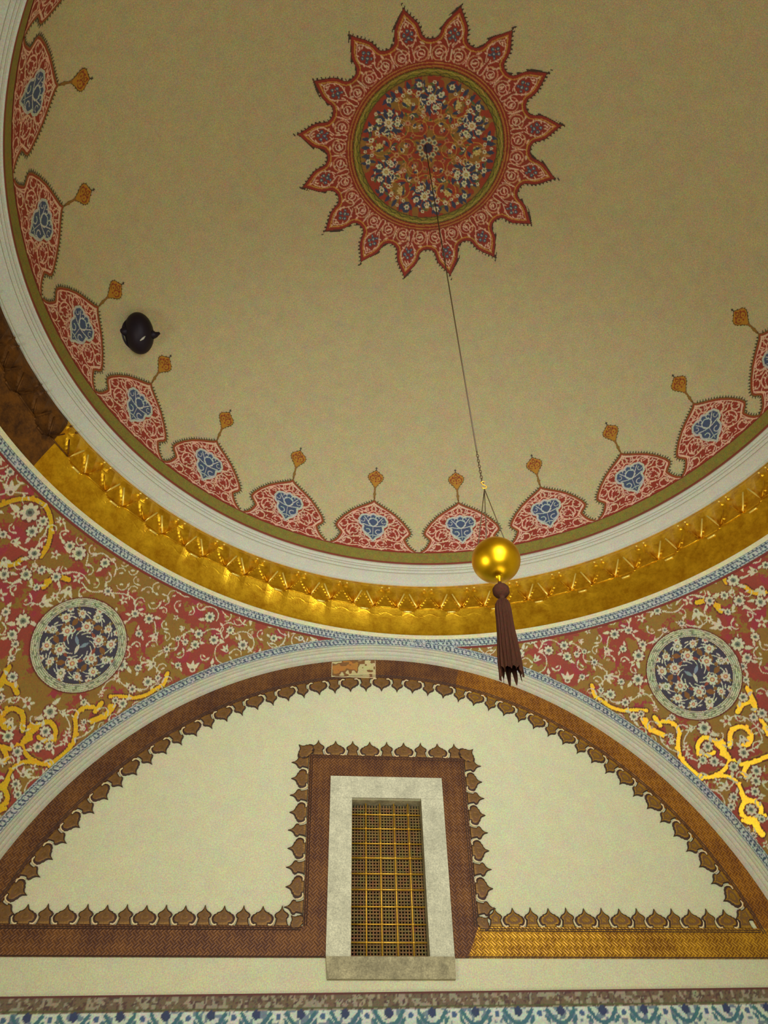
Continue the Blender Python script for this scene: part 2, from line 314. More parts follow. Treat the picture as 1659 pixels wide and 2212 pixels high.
# flowers (u, v, radius), vines and gilt ribbons of the pendentive, metres from its roundel
PEND = [[[-1.249,0.897,0.051],[-1.28,0.763,0.051],[-0.799,0.652,0.055],[-0.615,0.573,0.04],[-0.246,0.823,0.051],[-0.451,0.752,0.046],[-0.379,0.534,0.046],
[-0.485,0.429,0.064],[-0.231,0.514,0.033],[-0.065,0.583,0.033],[0.345,0.789,0.055],[0.563,0.691,0.051],[0.856,0.561,0.059],[0.681,0.494,0.037],
[0.523,0.366,0.073],[0.148,0.579,0.037],[0.456,0.506,0.046],[0.607,0.122,0.07],[0.63,-0.052,0.051],[0.818,0.126,0.046],[1.143,0.586,0.064],
[1.057,0.457,0.055],[0.962,0.248,0.064],[0.544,-0.125,0.04],[0.501,-0.271,0.037],[-0.624,0.171,0.064],[-0.955,0.343,0.064],[-0.818,0.224,0.04],
[-0.659,0.013,0.04],[-0.884,-0.018,0.046],[-1.004,0.134,0.055],[-1.087,0.22,0.037],[-1.407,0.489,0.073],[-1.223,0.456,0.037],[-0.584,-0.22,0.033],
[-0.862,-0.207,0.051],[-0.768,-0.209,0.037],[-0.453,-0.37,0.037],[-0.281,-0.564,0.04],[-0.168,-0.604,0.07],[0.093,-0.618,0.064],[0.385,-0.436,0.051],
[0.391,-0.676,0.046],[0.491,-0.664,0.051],[0.171,-0.833,0.055],[-0.226,-0.807,0.055],[-0.461,-0.75,0.046],[-0.228,-0.979,0.051],[0.116,-0.993,0.055],
[-0.054,-1.098,0.051],[-0.603,-0.627,0.04],[-0.562,-0.56,0.026],[-0.462,-0.837,0.037],[-0.34,-0.926,0.046],[0.158,-1.211,0.055],[0.104,-1.306,0.051],
[-0.223,-1.287,0.059],[-0.195,-1.393,0.046],[-0.289,-1.19,0.046],[0.048,-1.407,0.046],[-0.076,-1.568,0.055],[-0.268,-1.482,0.04],[-0.187,-1.738,0.04],
[-0.01,-1.688,0.037],[-0.082,-1.937,0.037],[-0.162,-1.817,0.027],[-1.156,0.736,0.037],[-1.059,0.73,0.033],[-1.05,0.872,0.037],[-1.007,0.562,0.04],
[-0.906,0.937,0.033],[0.74,0.681,0.046],[-0.627,0.776,0.055],[1.645,1.392,0.046],[1.508,1.219,0.084],[1.211,1.141,0.095],[1.324,1.054,0.053],
[1.071,0.982,0.059],[1.037,1.133,0.053],[1.311,0.806,0.042],[1.176,0.793,0.053],[0.912,0.795,0.063],[0.708,0.892,0.053],[0.628,1.051,0.053],
[0.497,1.03,0.074],[0.181,1.084,0.053],[0.366,0.639,0.074],[-0.033,0.825,0.046],[0.871,1.232,0.053]],[[[-1.249,0.897],[-1.14,0.876],[-1.074,0.754],
[-1.104,0.64],[-1.007,0.562],[-0.933,0.494]],[[-0.451,0.752],[-0.361,0.874],[-0.243,0.894],[-0.097,0.837]],[[-0.451,0.752],[-0.56,0.801],
[-0.701,0.772],[-0.799,0.652]],[[-0.451,0.752],[-0.417,0.63],[-0.379,0.534],[-0.231,0.514],[-0.109,0.55],[-0.057,0.598]],[[-0.379,0.534],
[-0.485,0.429],[-0.602,0.372]],[[0.563,0.691],[0.471,0.802],[0.327,0.85],[0.198,0.802]],[[0.563,0.691],[0.457,0.617],[0.424,0.494],[0.295,0.472],
[0.196,0.54],[0.1,0.617]],[[0.563,0.691],[0.668,0.731],[0.801,0.671],[0.863,0.695]],[[0.794,0.657],[0.856,0.561],[0.891,0.445],[0.982,0.406],
[1.057,0.457],[1.143,0.586]],[[0.456,0.506],[0.523,0.366],[0.634,0.328]],[[0.661,0.224],[0.607,0.122],[0.587,-0.011],[0.63,-0.052],[0.771,-0.116]],
[[0.619,-0.072],[0.544,-0.125],[0.489,-0.201],[0.501,-0.303]],[[-0.884,-0.018],[-0.761,-0.016],[-0.659,0.013],[-0.587,-0.05],[-0.571,-0.158],
[-0.591,-0.235]],[[-0.603,0.267],[-0.624,0.171],[-0.659,0.013]],[[-1.022,0.568],[-0.933,0.423],[-0.955,0.343],[-1.087,0.256],[-1.025,0.055],
[-0.884,-0.018],[-0.889,-0.137],[-0.871,-0.279]],[[-0.461,-0.75],[-0.44,-0.653],[-0.295,-0.559],[-0.162,-0.591],[-0.091,-0.68]],[[0.093,-0.618],
[0.209,-0.595],[0.317,-0.665],[0.371,-0.778],[0.366,-0.914],[0.273,-0.976],[0.116,-0.993]],[[-0.461,-0.75],[-0.462,-0.837],[-0.375,-0.93],
[-0.235,-0.992],[-0.152,-1.004]],[[-0.677,-0.518],[-0.682,-0.599],[-0.629,-0.699],[-0.556,-0.757]],[[-0.428,-1.145],[-0.396,-1.247],[-0.223,-1.287],
[-0.123,-1.243],[-0.173,-1.181]],[[0.013,-1.285],[0.052,-1.237],[0.158,-1.211],[0.238,-1.236]],[[0.561,0.956],[0.563,1.069],[0.414,1.078],
[0.351,0.959]],[[0.352,1.074],[0.273,1.159],[0.1,1.14],[0.033,1.1]],[[1.582,1.136],[1.508,1.219],[1.353,1.297]],[[1.211,1.141],[1.056,1.159],
[0.972,1.134],[0.937,1.004]],[[0.912,0.795],[0.842,0.706]],[[0.912,0.795],[1.039,0.779],[1.176,0.793]],[[0.944,0.345],[0.879,0.504],[0.796,0.584]],
[[0.281,0.77],[0.14,0.732],[-0.033,0.825]],[[1.598,1.255],[1.645,1.392]],[[0.931,1.235],[0.825,1.222],[0.764,1.162]]],[[0.026,[[-1.162,0.322],
[-1.183,0.207],[-1.129,0.097],[-1.068,0.003],[-0.956,-0.093],[-0.82,-0.138],[-0.692,-0.196]]],[0.04,[[-0.778,-0.264],[-0.753,-0.391],
[-0.642,-0.515]]],[0.033,[[-0.64,-0.3],[-0.623,-0.406]]],[0.029,[[-0.574,-0.375],[-0.48,-0.426],[-0.45,-0.536],[-0.524,-0.671],[-0.561,-0.803],
[-0.535,-0.923],[-0.467,-1.055],[-0.444,-1.109]]],[0.027,[[-0.438,-1.096],[-0.305,-1.124],[-0.163,-1.093],[-0.063,-1.018],[-0.065,-0.925],
[-0.108,-0.848],[-0.103,-0.771]]],[0.031,[[-0.19,-0.883],[-0.321,-0.885],[-0.331,-0.771],[-0.215,-0.7],[-0.123,-0.779]]],[0.031,[[0.002,-0.885],
[0.088,-0.742],[0.223,-0.727],[0.278,-0.839],[0.205,-0.922],[0.145,-0.918]]],[0.029,[[-0.063,-1.018],[0.014,-1.089],[0.129,-1.111],[0.269,-1.111],
[0.343,-1.104]]],[0.026,[[-0.305,-1.124],[-0.167,-1.168],[-0.096,-1.251],[-0.085,-1.359],[-0.108,-1.441]]],[0.029,[[0.109,-1.12],[0.036,-1.172],
[0.018,-1.242]]],[0.029,[[-0.033,-1.478],[0.03,-1.541],[0.019,-1.61],[-0.051,-1.662],[-0.121,-1.664],[-0.17,-1.621],[-0.184,-1.551],[-0.123,-1.488],
[-0.033,-1.478]]],[0.037,[[-0.096,-1.415],[-0.053,-1.487]]],[0.044,[[-0.097,-1.678],[-0.092,-1.765],[-0.075,-1.826]]],[0.026,[[-0.205,-1.647],
[-0.133,-1.689],[0.041,-1.66]]],[0.029,[[0.473,-0.357],[0.472,-0.515],[0.444,-0.632],[0.458,-0.792],[0.446,-0.896]]],[0.033,[[0.472,-0.515],
[0.351,-0.503],[0.256,-0.565]]],[0.037,[[-0.054,-0.803],[-0.093,-0.915],[-0.064,-0.987]]],[0.029,[[1.518,1.047],[1.425,1.168],[1.307,1.26],
[1.18,1.291],[1.058,1.253],[0.936,1.136],[0.841,0.947],[0.834,0.802]]],[0.029,[[1.158,0.533],[1.045,0.576],[0.989,0.679]]],[0.034,[[0.616,0.535],
[0.569,0.688],[0.426,0.729]]]]]
# ------------------------------------------------------------------ room shell
HX = WY
def wall_plane(name, x0, x1, z0, z1, hole=None):
    g = Geo(); y0, y1 = WY, WY+.35
    if hole:
        a, b, c, d = hole
        for q in ((x0, a, z0, z1), (b, x1, z0, z1), (a, b, z0, c), (a, b, d, z1)): g.box((q[0], y0, q[2]), (q[1], y1, q[3]))
    else: g.box((x0, y0, z0), (x1, y1, z1))
    return tag(g.build(name, M['plaster']), kind='structure')
wf = wall_plane('wall_front', -4.72, 4.72, -1.6, 6.5, (-.361, .418, 2.52, 4.14))
for nm, a in (('wall_left', PI/2), ('wall_right', -PI/2), ('wall_back', PI)):
    o = wall_plane(nm, -4.72, 4.72, -1.6, 6.5); o.rotation_euler.z = a
g = Geo(); g.box((-5.1, -5.1, -1.9), (5.1, 5.1, -1.6)); tag(g.build('floor', M['floor']), kind='structure')

# dome shell
th = np.linspace(0, 2*PI, 193)[:-1]; s_ = np.linspace(0, _S[-1], 80)
A_, S_ = np.meshgrid(th, s_)
tag(grid_obj('ceiling', dome_s(A_, S_, -.0), M['dome'], wrap=True), kind='structure')

# rim cornice: red line, fluted cream mouldings
def ring_sweep(prof, mats, name, mi_f=None, n=288, parent=None, smooth=True, arc=None):
    a = np.linspace(0, 2*PI, n+1)[:-1]
    P = np.array([[(CX+r*math.sin(t), CY+r*math.cos(t), z) for t in a] for r, z in prof])
    mi = np.repeat(np.array(mi_f), n) if mi_f is not None else None
    return grid_obj(name, P, mats, parent, mi=mi, wrap=True, smooth=smooth)
prof = [(4.226, 7.262), (4.214, 7.262), (4.214, 7.240), (4.219, 7.233), (4.219, 7.226), (4.236, 7.222), (4.250, 7.200), (4.252, 7.195), (4.262, 7.193), (4.272, 7.180),
        (4.274, 7.174), (4.286, 7.171), (4.305, 7.152), (4.308, 7.145), (4.322, 7.141), (4.362, 7.110), (4.402, 7.078), (4.419, 7.060), (4.420, 7.040), (4.428, 7.034), (4.52, 7.034)]
mi = [1, 1, 1, 2, 0, 0, 2, 0, 0, 2, 0, 0, 2, 0, 0, 0, 0, 0, 0, 0]
tag(ring_sweep(prof, [M['moulding'], M['red_line'], M['groove']], 'trim_1', mi, smooth=False), kind='structure')
a = np.linspace(0, 2*PI, 289)[:-1]; A_, S_ = np.meshgrid(a, np.linspace(.012, .195, 7))
tag(grid_obj('trim_2', dome_s(A_, S_, .003), M['green'], wrap=True), kind='structure')
A_, S_ = np.meshgrid(a, np.array([.195, .218]))
tag(grid_obj('trim_3', dome_s(A_, S_, .003), M['red_line'], wrap=True), kind='structure')

# ------------------------------------------------------------------ pendentive sphere helpers
def z_gold(x, y): return 6.194-.0401*x+.0123*y
def ring_pt(az, dz, off=0.):
    """point of the pendentive sphere below the gilded frieze, dz under its lower edge, azimuth about the room axis"""
    z = np.full(np.shape(az), 6.2)
    for _ in range(12):
        r = np.sqrt(RS**2-(z-SC[2])**2); z = z_gold(r*np.sin(az), r*np.cos(az))-dz
    r = np.sqrt(RS**2-(z-SC[2])**2); P = np.stack([r*np.sin(az), r*np.cos(az), z], -1); n = (P-SC)/RS
    return P-n*np.asarray(off)[..., None]
# lower edge of the frieze re-indexed by azimuth about the dome axis
_az = np.linspace(-PI-.3, PI+.3, 4001); _gp = ring_pt(_az, 0.)
_gaz = np.unwrap(np.arctan2(_gp[:, 0]-CX, _gp[:, 1]-CY)); _gaz -= 2*PI*round(float(_gaz[2000])/(2*PI))
def gold_pt(az): return np.stack([np.interp(az, _gaz, _gp[:, k]) for k in range(3)], -1)

# gilded frieze of folded facets under the cornice (48 repeats)
NP_, K = 48, 24
nt_ = 84
ph = (np.arange(NP_*K)/K*7.5-.6-180)*PI/180
ph = np.where(ph < -PI, ph+2*PI, ph)
tt = np.concatenate([np.linspace(0, .64, 66), np.linspace(.64, 1, 19)[1:]])
p_ = ((np.arange(NP_*K)/K+.5) % 1)-.5
Pp, Tt = np.meshgrid(p_, tt)
Aa = abs(Pp)
def depth(a, t):
    tl = np.where(a > .24, .515, np.where(a < .11, .587, .587-(a-.11)/.13*.072))
    wN = .235*np.clip((.49-t)/.27, 0, 1.2)+.012
    tri = np.clip(1-abs(a-.25)/wN, 0, 1)
    up = .010+.105*np.clip(t/.49, 0, 1)**.8*tri
    # little hood over the minor apex and its boss
    hood = np.clip(1-abs(t-.13)/.05, 0, 1)*np.clip(1-abs(a-.42)/.05, 0, 1)*.045
    arch = np.where(t < .07, .03*(1-t/.07), 0)
    up = up+hood-arch*.6
    rec = np.where((a < .16) & (t > .47), -.05, 0)
    lip = np.clip(1-abs(t-tl)/.022, 0, 1)*.07
    q = np.clip((t-tl)/(1-tl), 0, 1)
    low = .062*(1-q)**1.6+.006*np.cos(2*PI*np.clip(q*1.4, 0, 1))*0
    sc_ = np.clip(1-abs(t-(.64-.03*np.cos(2*PI*a*2)))/.012, 0, 1)*.006*np.clip((.45-abs(a-.1))/.1, 0, 1)
    return np.where(t < tl, np.maximum(np.where(t > .49, .015+rec, up), lip), low+sc_*.25)
D = depth(Aa, Tt)
top = np.stack([CX+4.445*np.sin(ph), CY+4.445*np.cos(ph), np.full(len(ph), 7.036)], -1)
bot = gold_pt((ph+PI) % (2*PI)-PI)
def frieze_base(t): return top[None]*(1-t[..., None])+bot[None]*t[..., None]
Pb = top[None]*(1-Tt[..., None])+bot[None]*Tt[..., None]
nrm = np.stack([-np.sin(ph), -np.cos(ph), -.12+0*ph], -1)[None]
P = Pb+nrm*(D*np.clip((1-Tt)/.06, 0, 1))[..., None]
F = grid_faces(*P.shape[:2], wrap=True)
azd = np.degrees(np.broadcast_to(ph, Pp.shape).ravel()[F[:, 0]])
azd = (azd+180) % 360-180
mi = np.where((azd < -65.5) & (azd > -160), 1, 0)  # left stretch of the frieze takes the painted dark reflection
fz = mesh_obj('trim_4', P.reshape(-1, 3), F, [M['gold'], M['gold_unlit']], None, None, mi, False)
tag(fz, kind='structure')
g = Geo()
def fpt(i, p, t, o=.02):
    az = R((i+p)*7.5-.6); az = (az+PI) % (2*PI)-PI
    tp = np.array([CX+4.445*math.sin(az), CY+4.445*math.cos(az), 7.036]); b = gold_pt(az)
    return tp*(1-t)+b*t+np.array([-math.sin(az), -math.cos(az), -.12])*(float(depth(np.array(abs(((p+.5) % 1)-.5)), np.array(t)))+o)
for i in range(48):
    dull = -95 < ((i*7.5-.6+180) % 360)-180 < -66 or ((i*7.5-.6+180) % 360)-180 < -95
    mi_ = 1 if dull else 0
    for sg in (-1, 1):
        a_, b_ = Vector(fpt(i, sg*.058, .215, .03)), Vector(fpt(i, sg*.228, .480, .018))
        g.tube([a_, a_.lerp(b_, .5), b_], [.011, .013, .010], 6, mi_)
        a_, b_ = Vector(fpt(i, .5+sg*.07, .27, .03)), Vector(fpt(i, .5+sg*.225, .47, .02))
        g.tube([a_, a_.lerp(b_, .5), b_], [.007, .008, .007], 5, 1 if dull else 2)
        q = Vector(fpt(i, .5+sg*.085, .125, .012)); g.tube([q-Vector((.012, 0, 0)), q+Vector((.012, 0, 0))], .012, 6, mi_)
    g.tube([fpt(i, p, .594, .006) for p in (-.09, -.03, .03, .09)], .013, 6, mi_)
    g.tube([fpt(i, p, .522, .004) for p in (.27, .4, .5, .6, .73)], .009, 5, 1 if dull else 2)
g.build('gilded_rib', [M['gold_rib'], M['gold_unlit'], M['gold']], fz, True)

# ------------------------------------------------------------------ blue and cream strips
def strip_pattern(L, Wd):
    """navy chevrons and dots on a pale blue-grey ground; L, Wd metres along / across (0..1)"""
    c = np.zeros(L.shape+(4,)); c[..., :3] = lin((182, 188, 180))
    per = .052; u = (L/per) % 1; row = np.clip(Wd, 0, .9999)
    n = vnoise(L, Wd*.1, 70, 5)
    z = np.abs(((L/per+.0) % 1)-.5)*2
    d1 = np.abs(row-(.16+.12*z)); d2 = np.abs(row-(.84-.12*z)); d3 = np.hypot((((L/per+.5) % 1)-.5)*per/.1*1.2, row-.5)
    m = ((d1 < .075) | (d2 < .075)) & (n > .22) | (d3 < .15) & (n > .3) | ((np.abs(row-.5-.16*np.sin(L/per*2*PI+1)) < .05) & (n > .5))
    c[m, :3] = lin((66, 78, 96))
    m2 = (row < .03) | (row > .97)
    c[m2, :3] = lin((120, 124, 116))
    return c
# strip on the sphere round the foot of the frieze (cream fillet, blue band, red line)
n = 3400
a = np.linspace(-PI, PI, n+1)[:-1]
w0 = np.array([0, .012, .024, .036, .0361, .045, .053, .061, .069, .077, .085, .093, .101, .109, .1091, .118, .127])
A_, W_ = np.meshgrid(a, w0)
P = ring_pt(A_, W_, .012-.004*(W_/.127))
L_ = A_*4.5; c = strip_pattern(L_, (W_-.036)/.073)
c[W_ < .0361, :3] = lin((216, 208, 168)); c[W_ > .109, :3] = lin((122, 44, 34))
tag(grid_obj('trim_5', P, M['paint'], cols=c, wrap=True), kind='structure')

# arch archivolt: blue strip on the face, stepped cream mouldings inwards to the lunette
prof = [(4.532, 4.494, 'r'), (4.505, 4.494, 'r'), (4.504, 4.488, 'b')]
nb = 12
for i in range(1, nb+1): prof.append((4.504-.118*i/nb, 4.488, 'b'))
prof += [(4.383, 4.488, 'd'), (4.380, 4.50, 'm'), (4.372, 4.515, 'm'), (4.370, 4.53, 'g'), (4.366, 4.535, 'm'), (4.358, 4.56, 'm'), (4.356, 4.575, 'g'), (4.350, 4.58, 'm'),
         (4.335, 4.62, 'm'), (4.333, 4.628, 'g'), (4.328, 4.632, 'm'), (4.318, 4.68, 'm'), (4.312, 4.70, 'm'), (4.306, 4.725, 'm')]
na = 1500
th = np.linspace(-PI/2, PI/2, na)
colr = {'r': (122, 44, 34), 'b': (176, 184, 172), 'm': (206, 203, 178), 'g': (170, 166, 140), 'd': (150, 146, 124)}
P = np.zeros((len(prof)+0, na, 3)); c = np.zeros((len(prof), na, 4))
for i, (r, y, k) in enumerate(prof):
    P[i] = np.stack([r*np.sin(th), np.full(na, y), ZA+r*np.cos(th)], -1); c[i, :, :3] = lin(colr[k])
    if k == 'b': c[i] = strip_pattern(th*4.45, np.full(na, (4.504-r)/.118))
arch = grid_obj('trim_6', P, M['paint'], cols=c); tag(arch, kind='structure')
g = Geo()
for s in (-1, 1):
    g.box((min(s*4.30, s*4.53), 4.49, -1.6), (max(s*4.30, s*4.53), 4.72, 1.70))
piers = g.build('trim_7', M['moulding']); tag(piers, kind='structure')
for a_ in (PI/2, PI, -PI/2):
    for q in (arch, piers):
        o = q.copy(); COL.objects.link(o); o.rotation_euler.z = a_; o.name = q.name

# ------------------------------------------------------------------ pendentives
FL, VN, GL = PEND
d0 = np.array([0.5682763, 0.5953588, 0.5679876]); ev = np.array([-.39217417, -.41086411, .82303712]); eu = np.array([.72336812, -.69046257, 0])
def sph_uv(u, v, off=0.):
    rho = np.hypot(u, v)+1e-9; a = rho/RS
    d = np.cos(a)[..., None]*d0+(np.sin(a)/rho)[..., None]*(u[..., None]*eu+v[..., None]*ev)
    return SC+d*(RS-off)
RED, OLIVE, CRM, NAVY = (146, 58, 42), (142, 106, 38), (204, 196, 164), (58, 66, 78)
cv = Canvas(-2.75, 2.75, -3.5, 1.95, .0095, RED)
X, Y = cv.X, cv.Y
nz = vnoise(X, Y, 3.4, 1)*.30+vnoise(X, Y, 8, 2)*.38+vnoise(X, Y, 22, 12)*.18+vnoise(X, Y, 60, 13)*.14
cv.C[nz > .485] = (*lin(OLIVE), .25)
nz2 = vnoise(X, Y, 9, 3)
cv.C[(nz2 > .72) & (nz <= .485), :3] = lin((150, 48, 56))
rr_ = random.Random(5)
# the traced motifs first, then the rest of the field is sown with the same kinds
seeds = [f[:] for f in FL]
for _ in range(2600):
    x, y = rr_.uniform(-2.7, 2.7), rr_.uniform(-3.4, 1.9)
    if (math.hypot(x, y) < .72) or any(math.hypot(x-f[0], y-f[1]) < .19 for f in seeds): continue
    if math.hypot(x+.35, y+.1) < 1.45 and y > -1.2: continue
    seeds.append([x, y, rr_.uniform(.035, .06)])
for f in seeds[len(FL):]:
    a0 = rr_.uniform(0, 6.28); r = rr_.uniform(.12, .18)
    pts = [(f[0]+r*math.cos(a0+k*.5)*(1-k*.06), f[1]+r*math.sin(a0+k*.5)*(1-k*.06)) for k in range(7)]
    cv.stroke(pts, .012, CRM)
for w_, pts in GL:
    cv.stroke(pts, w_*1.6+.03, (92, 40, 20))
for w_, pts in GL:
    cv.stroke(pts, w_*1.6, (236, 188, 52), .93)
    p = cat_rom(pts, 3)
    for k in range(1, len(p)-1, 3): cv.disc(p[k][0]+(k % 2-.5)*w_*1.3, p[k][1]+.3*w_, w_*.75, (236, 188, 52), .93)
for pts in VN: cv.stroke(pts, .013, CRM)
for q, pts in enumerate(VN):
    for k, (x, y) in enumerate(cat_rom(pts, 4)[2::5]):
        b_ = q*1.7+k*2.4; cv.leaf(x+.02*math.cos(b_), y+.02*math.sin(b_), .034, .010, b_, CRM)
fill = []
for _ in range(9000):                              # small buds and tendrils in the gaps
    x, y = rr_.uniform(-2.7, 2.7), rr_.uniform(-3.4, 1.9)
    if math.hypot(x, y) < .60 or any(abs(x-f[0]) < .115 and abs(y-f[1]) < .115 for f in seeds) or any(math.hypot(x-f[0], y-f[1]) < .125 for f in fill): continue
    fill.append((x, y)); a0 = rr_.uniform(0, 6.28); r = rr_.uniform(.05, .085)
    cv.stroke([(x+r*math.cos(a0+k*.7)*(1-k*.08), y+r*math.sin(a0+k*.7)*(1-k*.08)) for k in range(5)], .0105, CRM)
    cv.leaf(x+r*math.cos(a0), y+r*math.sin(a0), .034, .012, a0+1.9, CRM); cv.leaf(x, y, .026, .011, a0, CRM)
    if rr_.random() < .4: cv.disc(x, y, .016, (180, 150, 110))
for i, (x, y, r) in enumerate(seeds):
    kind = (i*7) % 6; a0 = (i*2.39) % 6.28; r = max(.036, r*1.12)
    if kind in (0, 1, 3, 5):                       # round open flower with one or two pointed leaves
        for b_ in ((a0,) if kind == 0 else (a0, a0+2.6)):
            cv.leaf(x+1.45*r*math.cos(b_), y+1.45*r*math.sin(b_), r*.85, r*.30, b_+.35, CRM)
        cv.disc(x, y, r*1.08, (112, 48, 36)); cv.flower(x, y, r, CRM, (118, 124, 104), 8, a0, (66, 68, 60))
    elif kind == 2:                                # half palmette, three leaves
        for k in (-1, 0, 1): cv.leaf(x+.6*r*math.cos(a0+k*.75), y+.6*r*math.sin(a0+k*.75), r*.85, r*.26, a0+k*.75, CRM)
        cv.disc(x, y, r*.42, CRM); cv.disc(x, y, r*.22, (110, 84, 60))
    else:                                          # little star
        for k in range(5): cv.leaf(x+.5*r*math.cos(a0+k*1.256), y+.5*r*math.sin(a0+k*1.256), r*.55, r*.22, a0+k*1.256, CRM)
        cv.disc(x, y, r*.28, (150, 70, 50))
P = sph_uv(X, Y)
ok = (P[..., 0] > 1e-3-.0) & (P[..., 0] < 4.498) & (P[..., 1] < 4.498) & (P[..., 2] > 1.70)
ok &= (np.hypot(P[..., 0], P[..., 2]-ZA) > 4.37) & (np.hypot(P[..., 1], P[..., 2]-ZA) > 4.37) & (P[..., 1] > 0)
for nm, sx, sy in (('wall_right_pendentive', 1, 1), ('wall_left_pendentive', -1, 1), ('wall_right_pendentive', 1, -1), ('wall_left_pendentive', -1, -1)):
    Q = P*np.array([sx, sy, 1.]); k = cv.cells(ok & (Q[..., 2] < z_gold(Q[..., 0], Q[..., 1])-.02)); st = slice(None)
    tag(grid_obj(nm, Q, M['paint'], cols=cv.C, keep=k), kind='structure')

# roundels on the two front pendentives
def roundel(sx, uvc, label):
    root = empty('painted_roundel')
    c = Canvas(-.56, .56, -.56, .56, .0072, (58, 52, 68)); X, Y = c.X, c.Y; d = np.hypot(X, Y)
    W1_, PK, BR = (198, 196, 170), (176, 110, 84), (128, 84, 36)
    for k in range(12):
        a0 = k*PI/6+.2
        c.stroke([(.12*math.cos(a0), .12*math.sin(a0)), (.22*math.cos(a0+.5), .22*math.sin(a0+.5)), (.33*math.cos(a0+.1), .33*math.sin(a0+.1)), (.41*math.cos(a0-.3), .41*math.sin(a0-.3))], .010, W1_)
        c.leaf(.27*math.cos(a0+.12), .27*math.sin(a0+.12), .058, .030, a0+.9, BR, .2); c.disc(.285*math.cos(a0+.35), .285*math.sin(a0+.35), .022, (134, 92, 40))
        c.leaf(.39*math.cos(a0+.28), .39*math.sin(a0+.28), .050, .020, a0+.4, (120, 96, 44), .2)
        c.leaf(.18*math.cos(a0+.3), .18*math.sin(a0+.3), .045, .018, a0+1.8, (140, 66, 44))
        for q in (.17, .31, .37): c.leaf(q*math.cos(a0+q*3), q*math.sin(a0+q*3), .030, .009, a0+q*8, W1_)
    for k in range(6): c.flower(.215*math.cos(k*PI/3+.35), .215*math.sin(k*PI/3+.35), .064, W1_, PK, 8, 0, (206, 190, 130))
    for k in range(12): c.flower(.355*math.cos(k*PI/6+.06), .355*math.sin(k*PI/6+.06), .058 if k % 2 else .048, W1_, PK if k % 3 else (120, 120, 88), 8, k, (206, 190, 130))
    for k in range(8): c.flower(.43*math.cos(k*PI/4), .43*math.sin(k*PI/4), .042, W1_, PK, 6, k)
    c.leaf(.05, .03, .06, .02, .8, (120, 136, 150)); c.leaf(-.05, .02, .06, .02, 2.2, (120, 136, 150)); c.leaf(.0, -.05, .06, .02, 1.5, W1_)
    P = sph_uv(X+uvc[0], Y+uvc[1], .008); P[..., 0] *= sx
    grid_obj('flower_field', P, M['paint'], root, c.C, c.cells(d < .437))
    c2 = Canvas(-.56, .56, -.56, .56, .0072, (196, 196, 160)); d = np.hypot(c2.X, c2.Y); an = np.arctan2(c2.Y, c2.X)
    c2.C[abs(d-.470) < .004, :3] = lin((112, 116, 84)); c2.C[abs(d-.492) < .004, :3] = lin((120, 124, 96))
    c2.C[(abs(d-.481) < .010) & (np.sin(an*24) > .8), :3] = lin((112, 116, 84)); c2.C[(abs(d-.462) < .006) & (np.sin(an*18+1) > .5), :3] = lin((120, 128, 104))
    c2.C[(abs(d-.503) < .006) & (np.sin(an*18) > .6), :3] = lin((130, 134, 104)); c2.C[abs(d-.449) < .0045, :3] = lin((120, 110, 104))
    c2.C[d > .528, :3] = lin((104, 40, 30)); c2.C[abs(d-.514) < .004, :3] = lin((130, 122, 96))
    P = sph_uv(c2.X+uvc[0], c2.Y+uvc[1], .012); P[..., 0] *= sx
    grid_obj('rope_border', P, M['paint'], root, c2.C, c2.cells((d > .432) & (d < .545)))
    tag(root, label, 'painted roundel', 'floral roundels in the red corners')
roundel(1, (0., 0.), 'round navy flower medallion with pale rope border in the right red corner')
roundel(-1, (-.078, .161), 'round navy flower medallion with pale rope border in the left red corner')

# ------------------------------------------------------------------ palmettes round the rim of the dome
half = [(0, 1.075), (.018, 1.035), (.05, 1.005), (.12, .965), (.204, .917), (.27, .875), (.332, .83), (.39, .775), (.447, .715), (.49, .655), (.524, .61), (.556, .53), (.530, .475),
        (.498, .45), (.470, .415), (.492, .36), (.52, .31), (.555, .268), (.60, .236)]
outline = half+[(.60, .205), (-.60, .205)]+[(-x, y) for x, y in half[::-1]][:-1]
c = Canvas(-.64, .64, .20, 1.60, .0068, (150, 50, 34)); X, Y = c.X, c.Y
edge = half[:]
eL = [(-x, y) for x, y in half[::-1]]+half[1:]
Dd = c.dist(eL, False); inn = c.inside(outline)
PINK, REDP = (226, 184, 158), (150, 50, 34)
c.C[..., :3] = lin(REDP)
rb = random.Random(3)
def sym(f, *a):
    for s in (1, -1): f(s, *a)
def arcp(cx, cy, r, a0, a1, n=9): return [(cx+r*math.cos(R(a0+(a1-a0)*k/n)), cy+r*math.sin(R(a0+(a1-a0)*k/n))) for k in range(n+1)]
vines = [(arcp(.27, .50, .105, -60, 260), .016), (arcp(.27, .50, .055, 0, 300), .012), (arcp(.22, .74, .085, -120, 150), .015), (arcp(.43, .60, .062, 60, 380), .013),
         (arcp(.12, .30, .075, 20, 320), .014), (arcp(.36, .30, .06, -30, 260), .014), (arcp(.07, .90, .05, -90, 180), .012),
         ([(0, .23), (.10, .235), (.22, .25), (.34, .232), (.46, .245), (.56, .235)], .014), ([(0, .97), (.08, .92), (.2, .87), (.34, .77), (.46, .64), (.50, .55), (.44, .47), (.40, .40), (.47, .29)], .016),
         ([(.02, .34), (.12, .40), (.20, .40), (.34, .38), (.42, .42)], .014), ([(0, .86), (.08, .82), (.14, .84), (.18, .80)], .013), ([(.17, .60), (.19, .66), (.30, .64), (.36, .68)], .013),
         ([(.06, 1.0), (0, .94), (-.05, .88)], .012), ([(.46, .33), (.42, .27), (.50, .26)], .012)]
for pts, w_ in vines:
    for s in (1, -1): c.stroke([(s*x, y) for x, y in pts], w_, PINK)
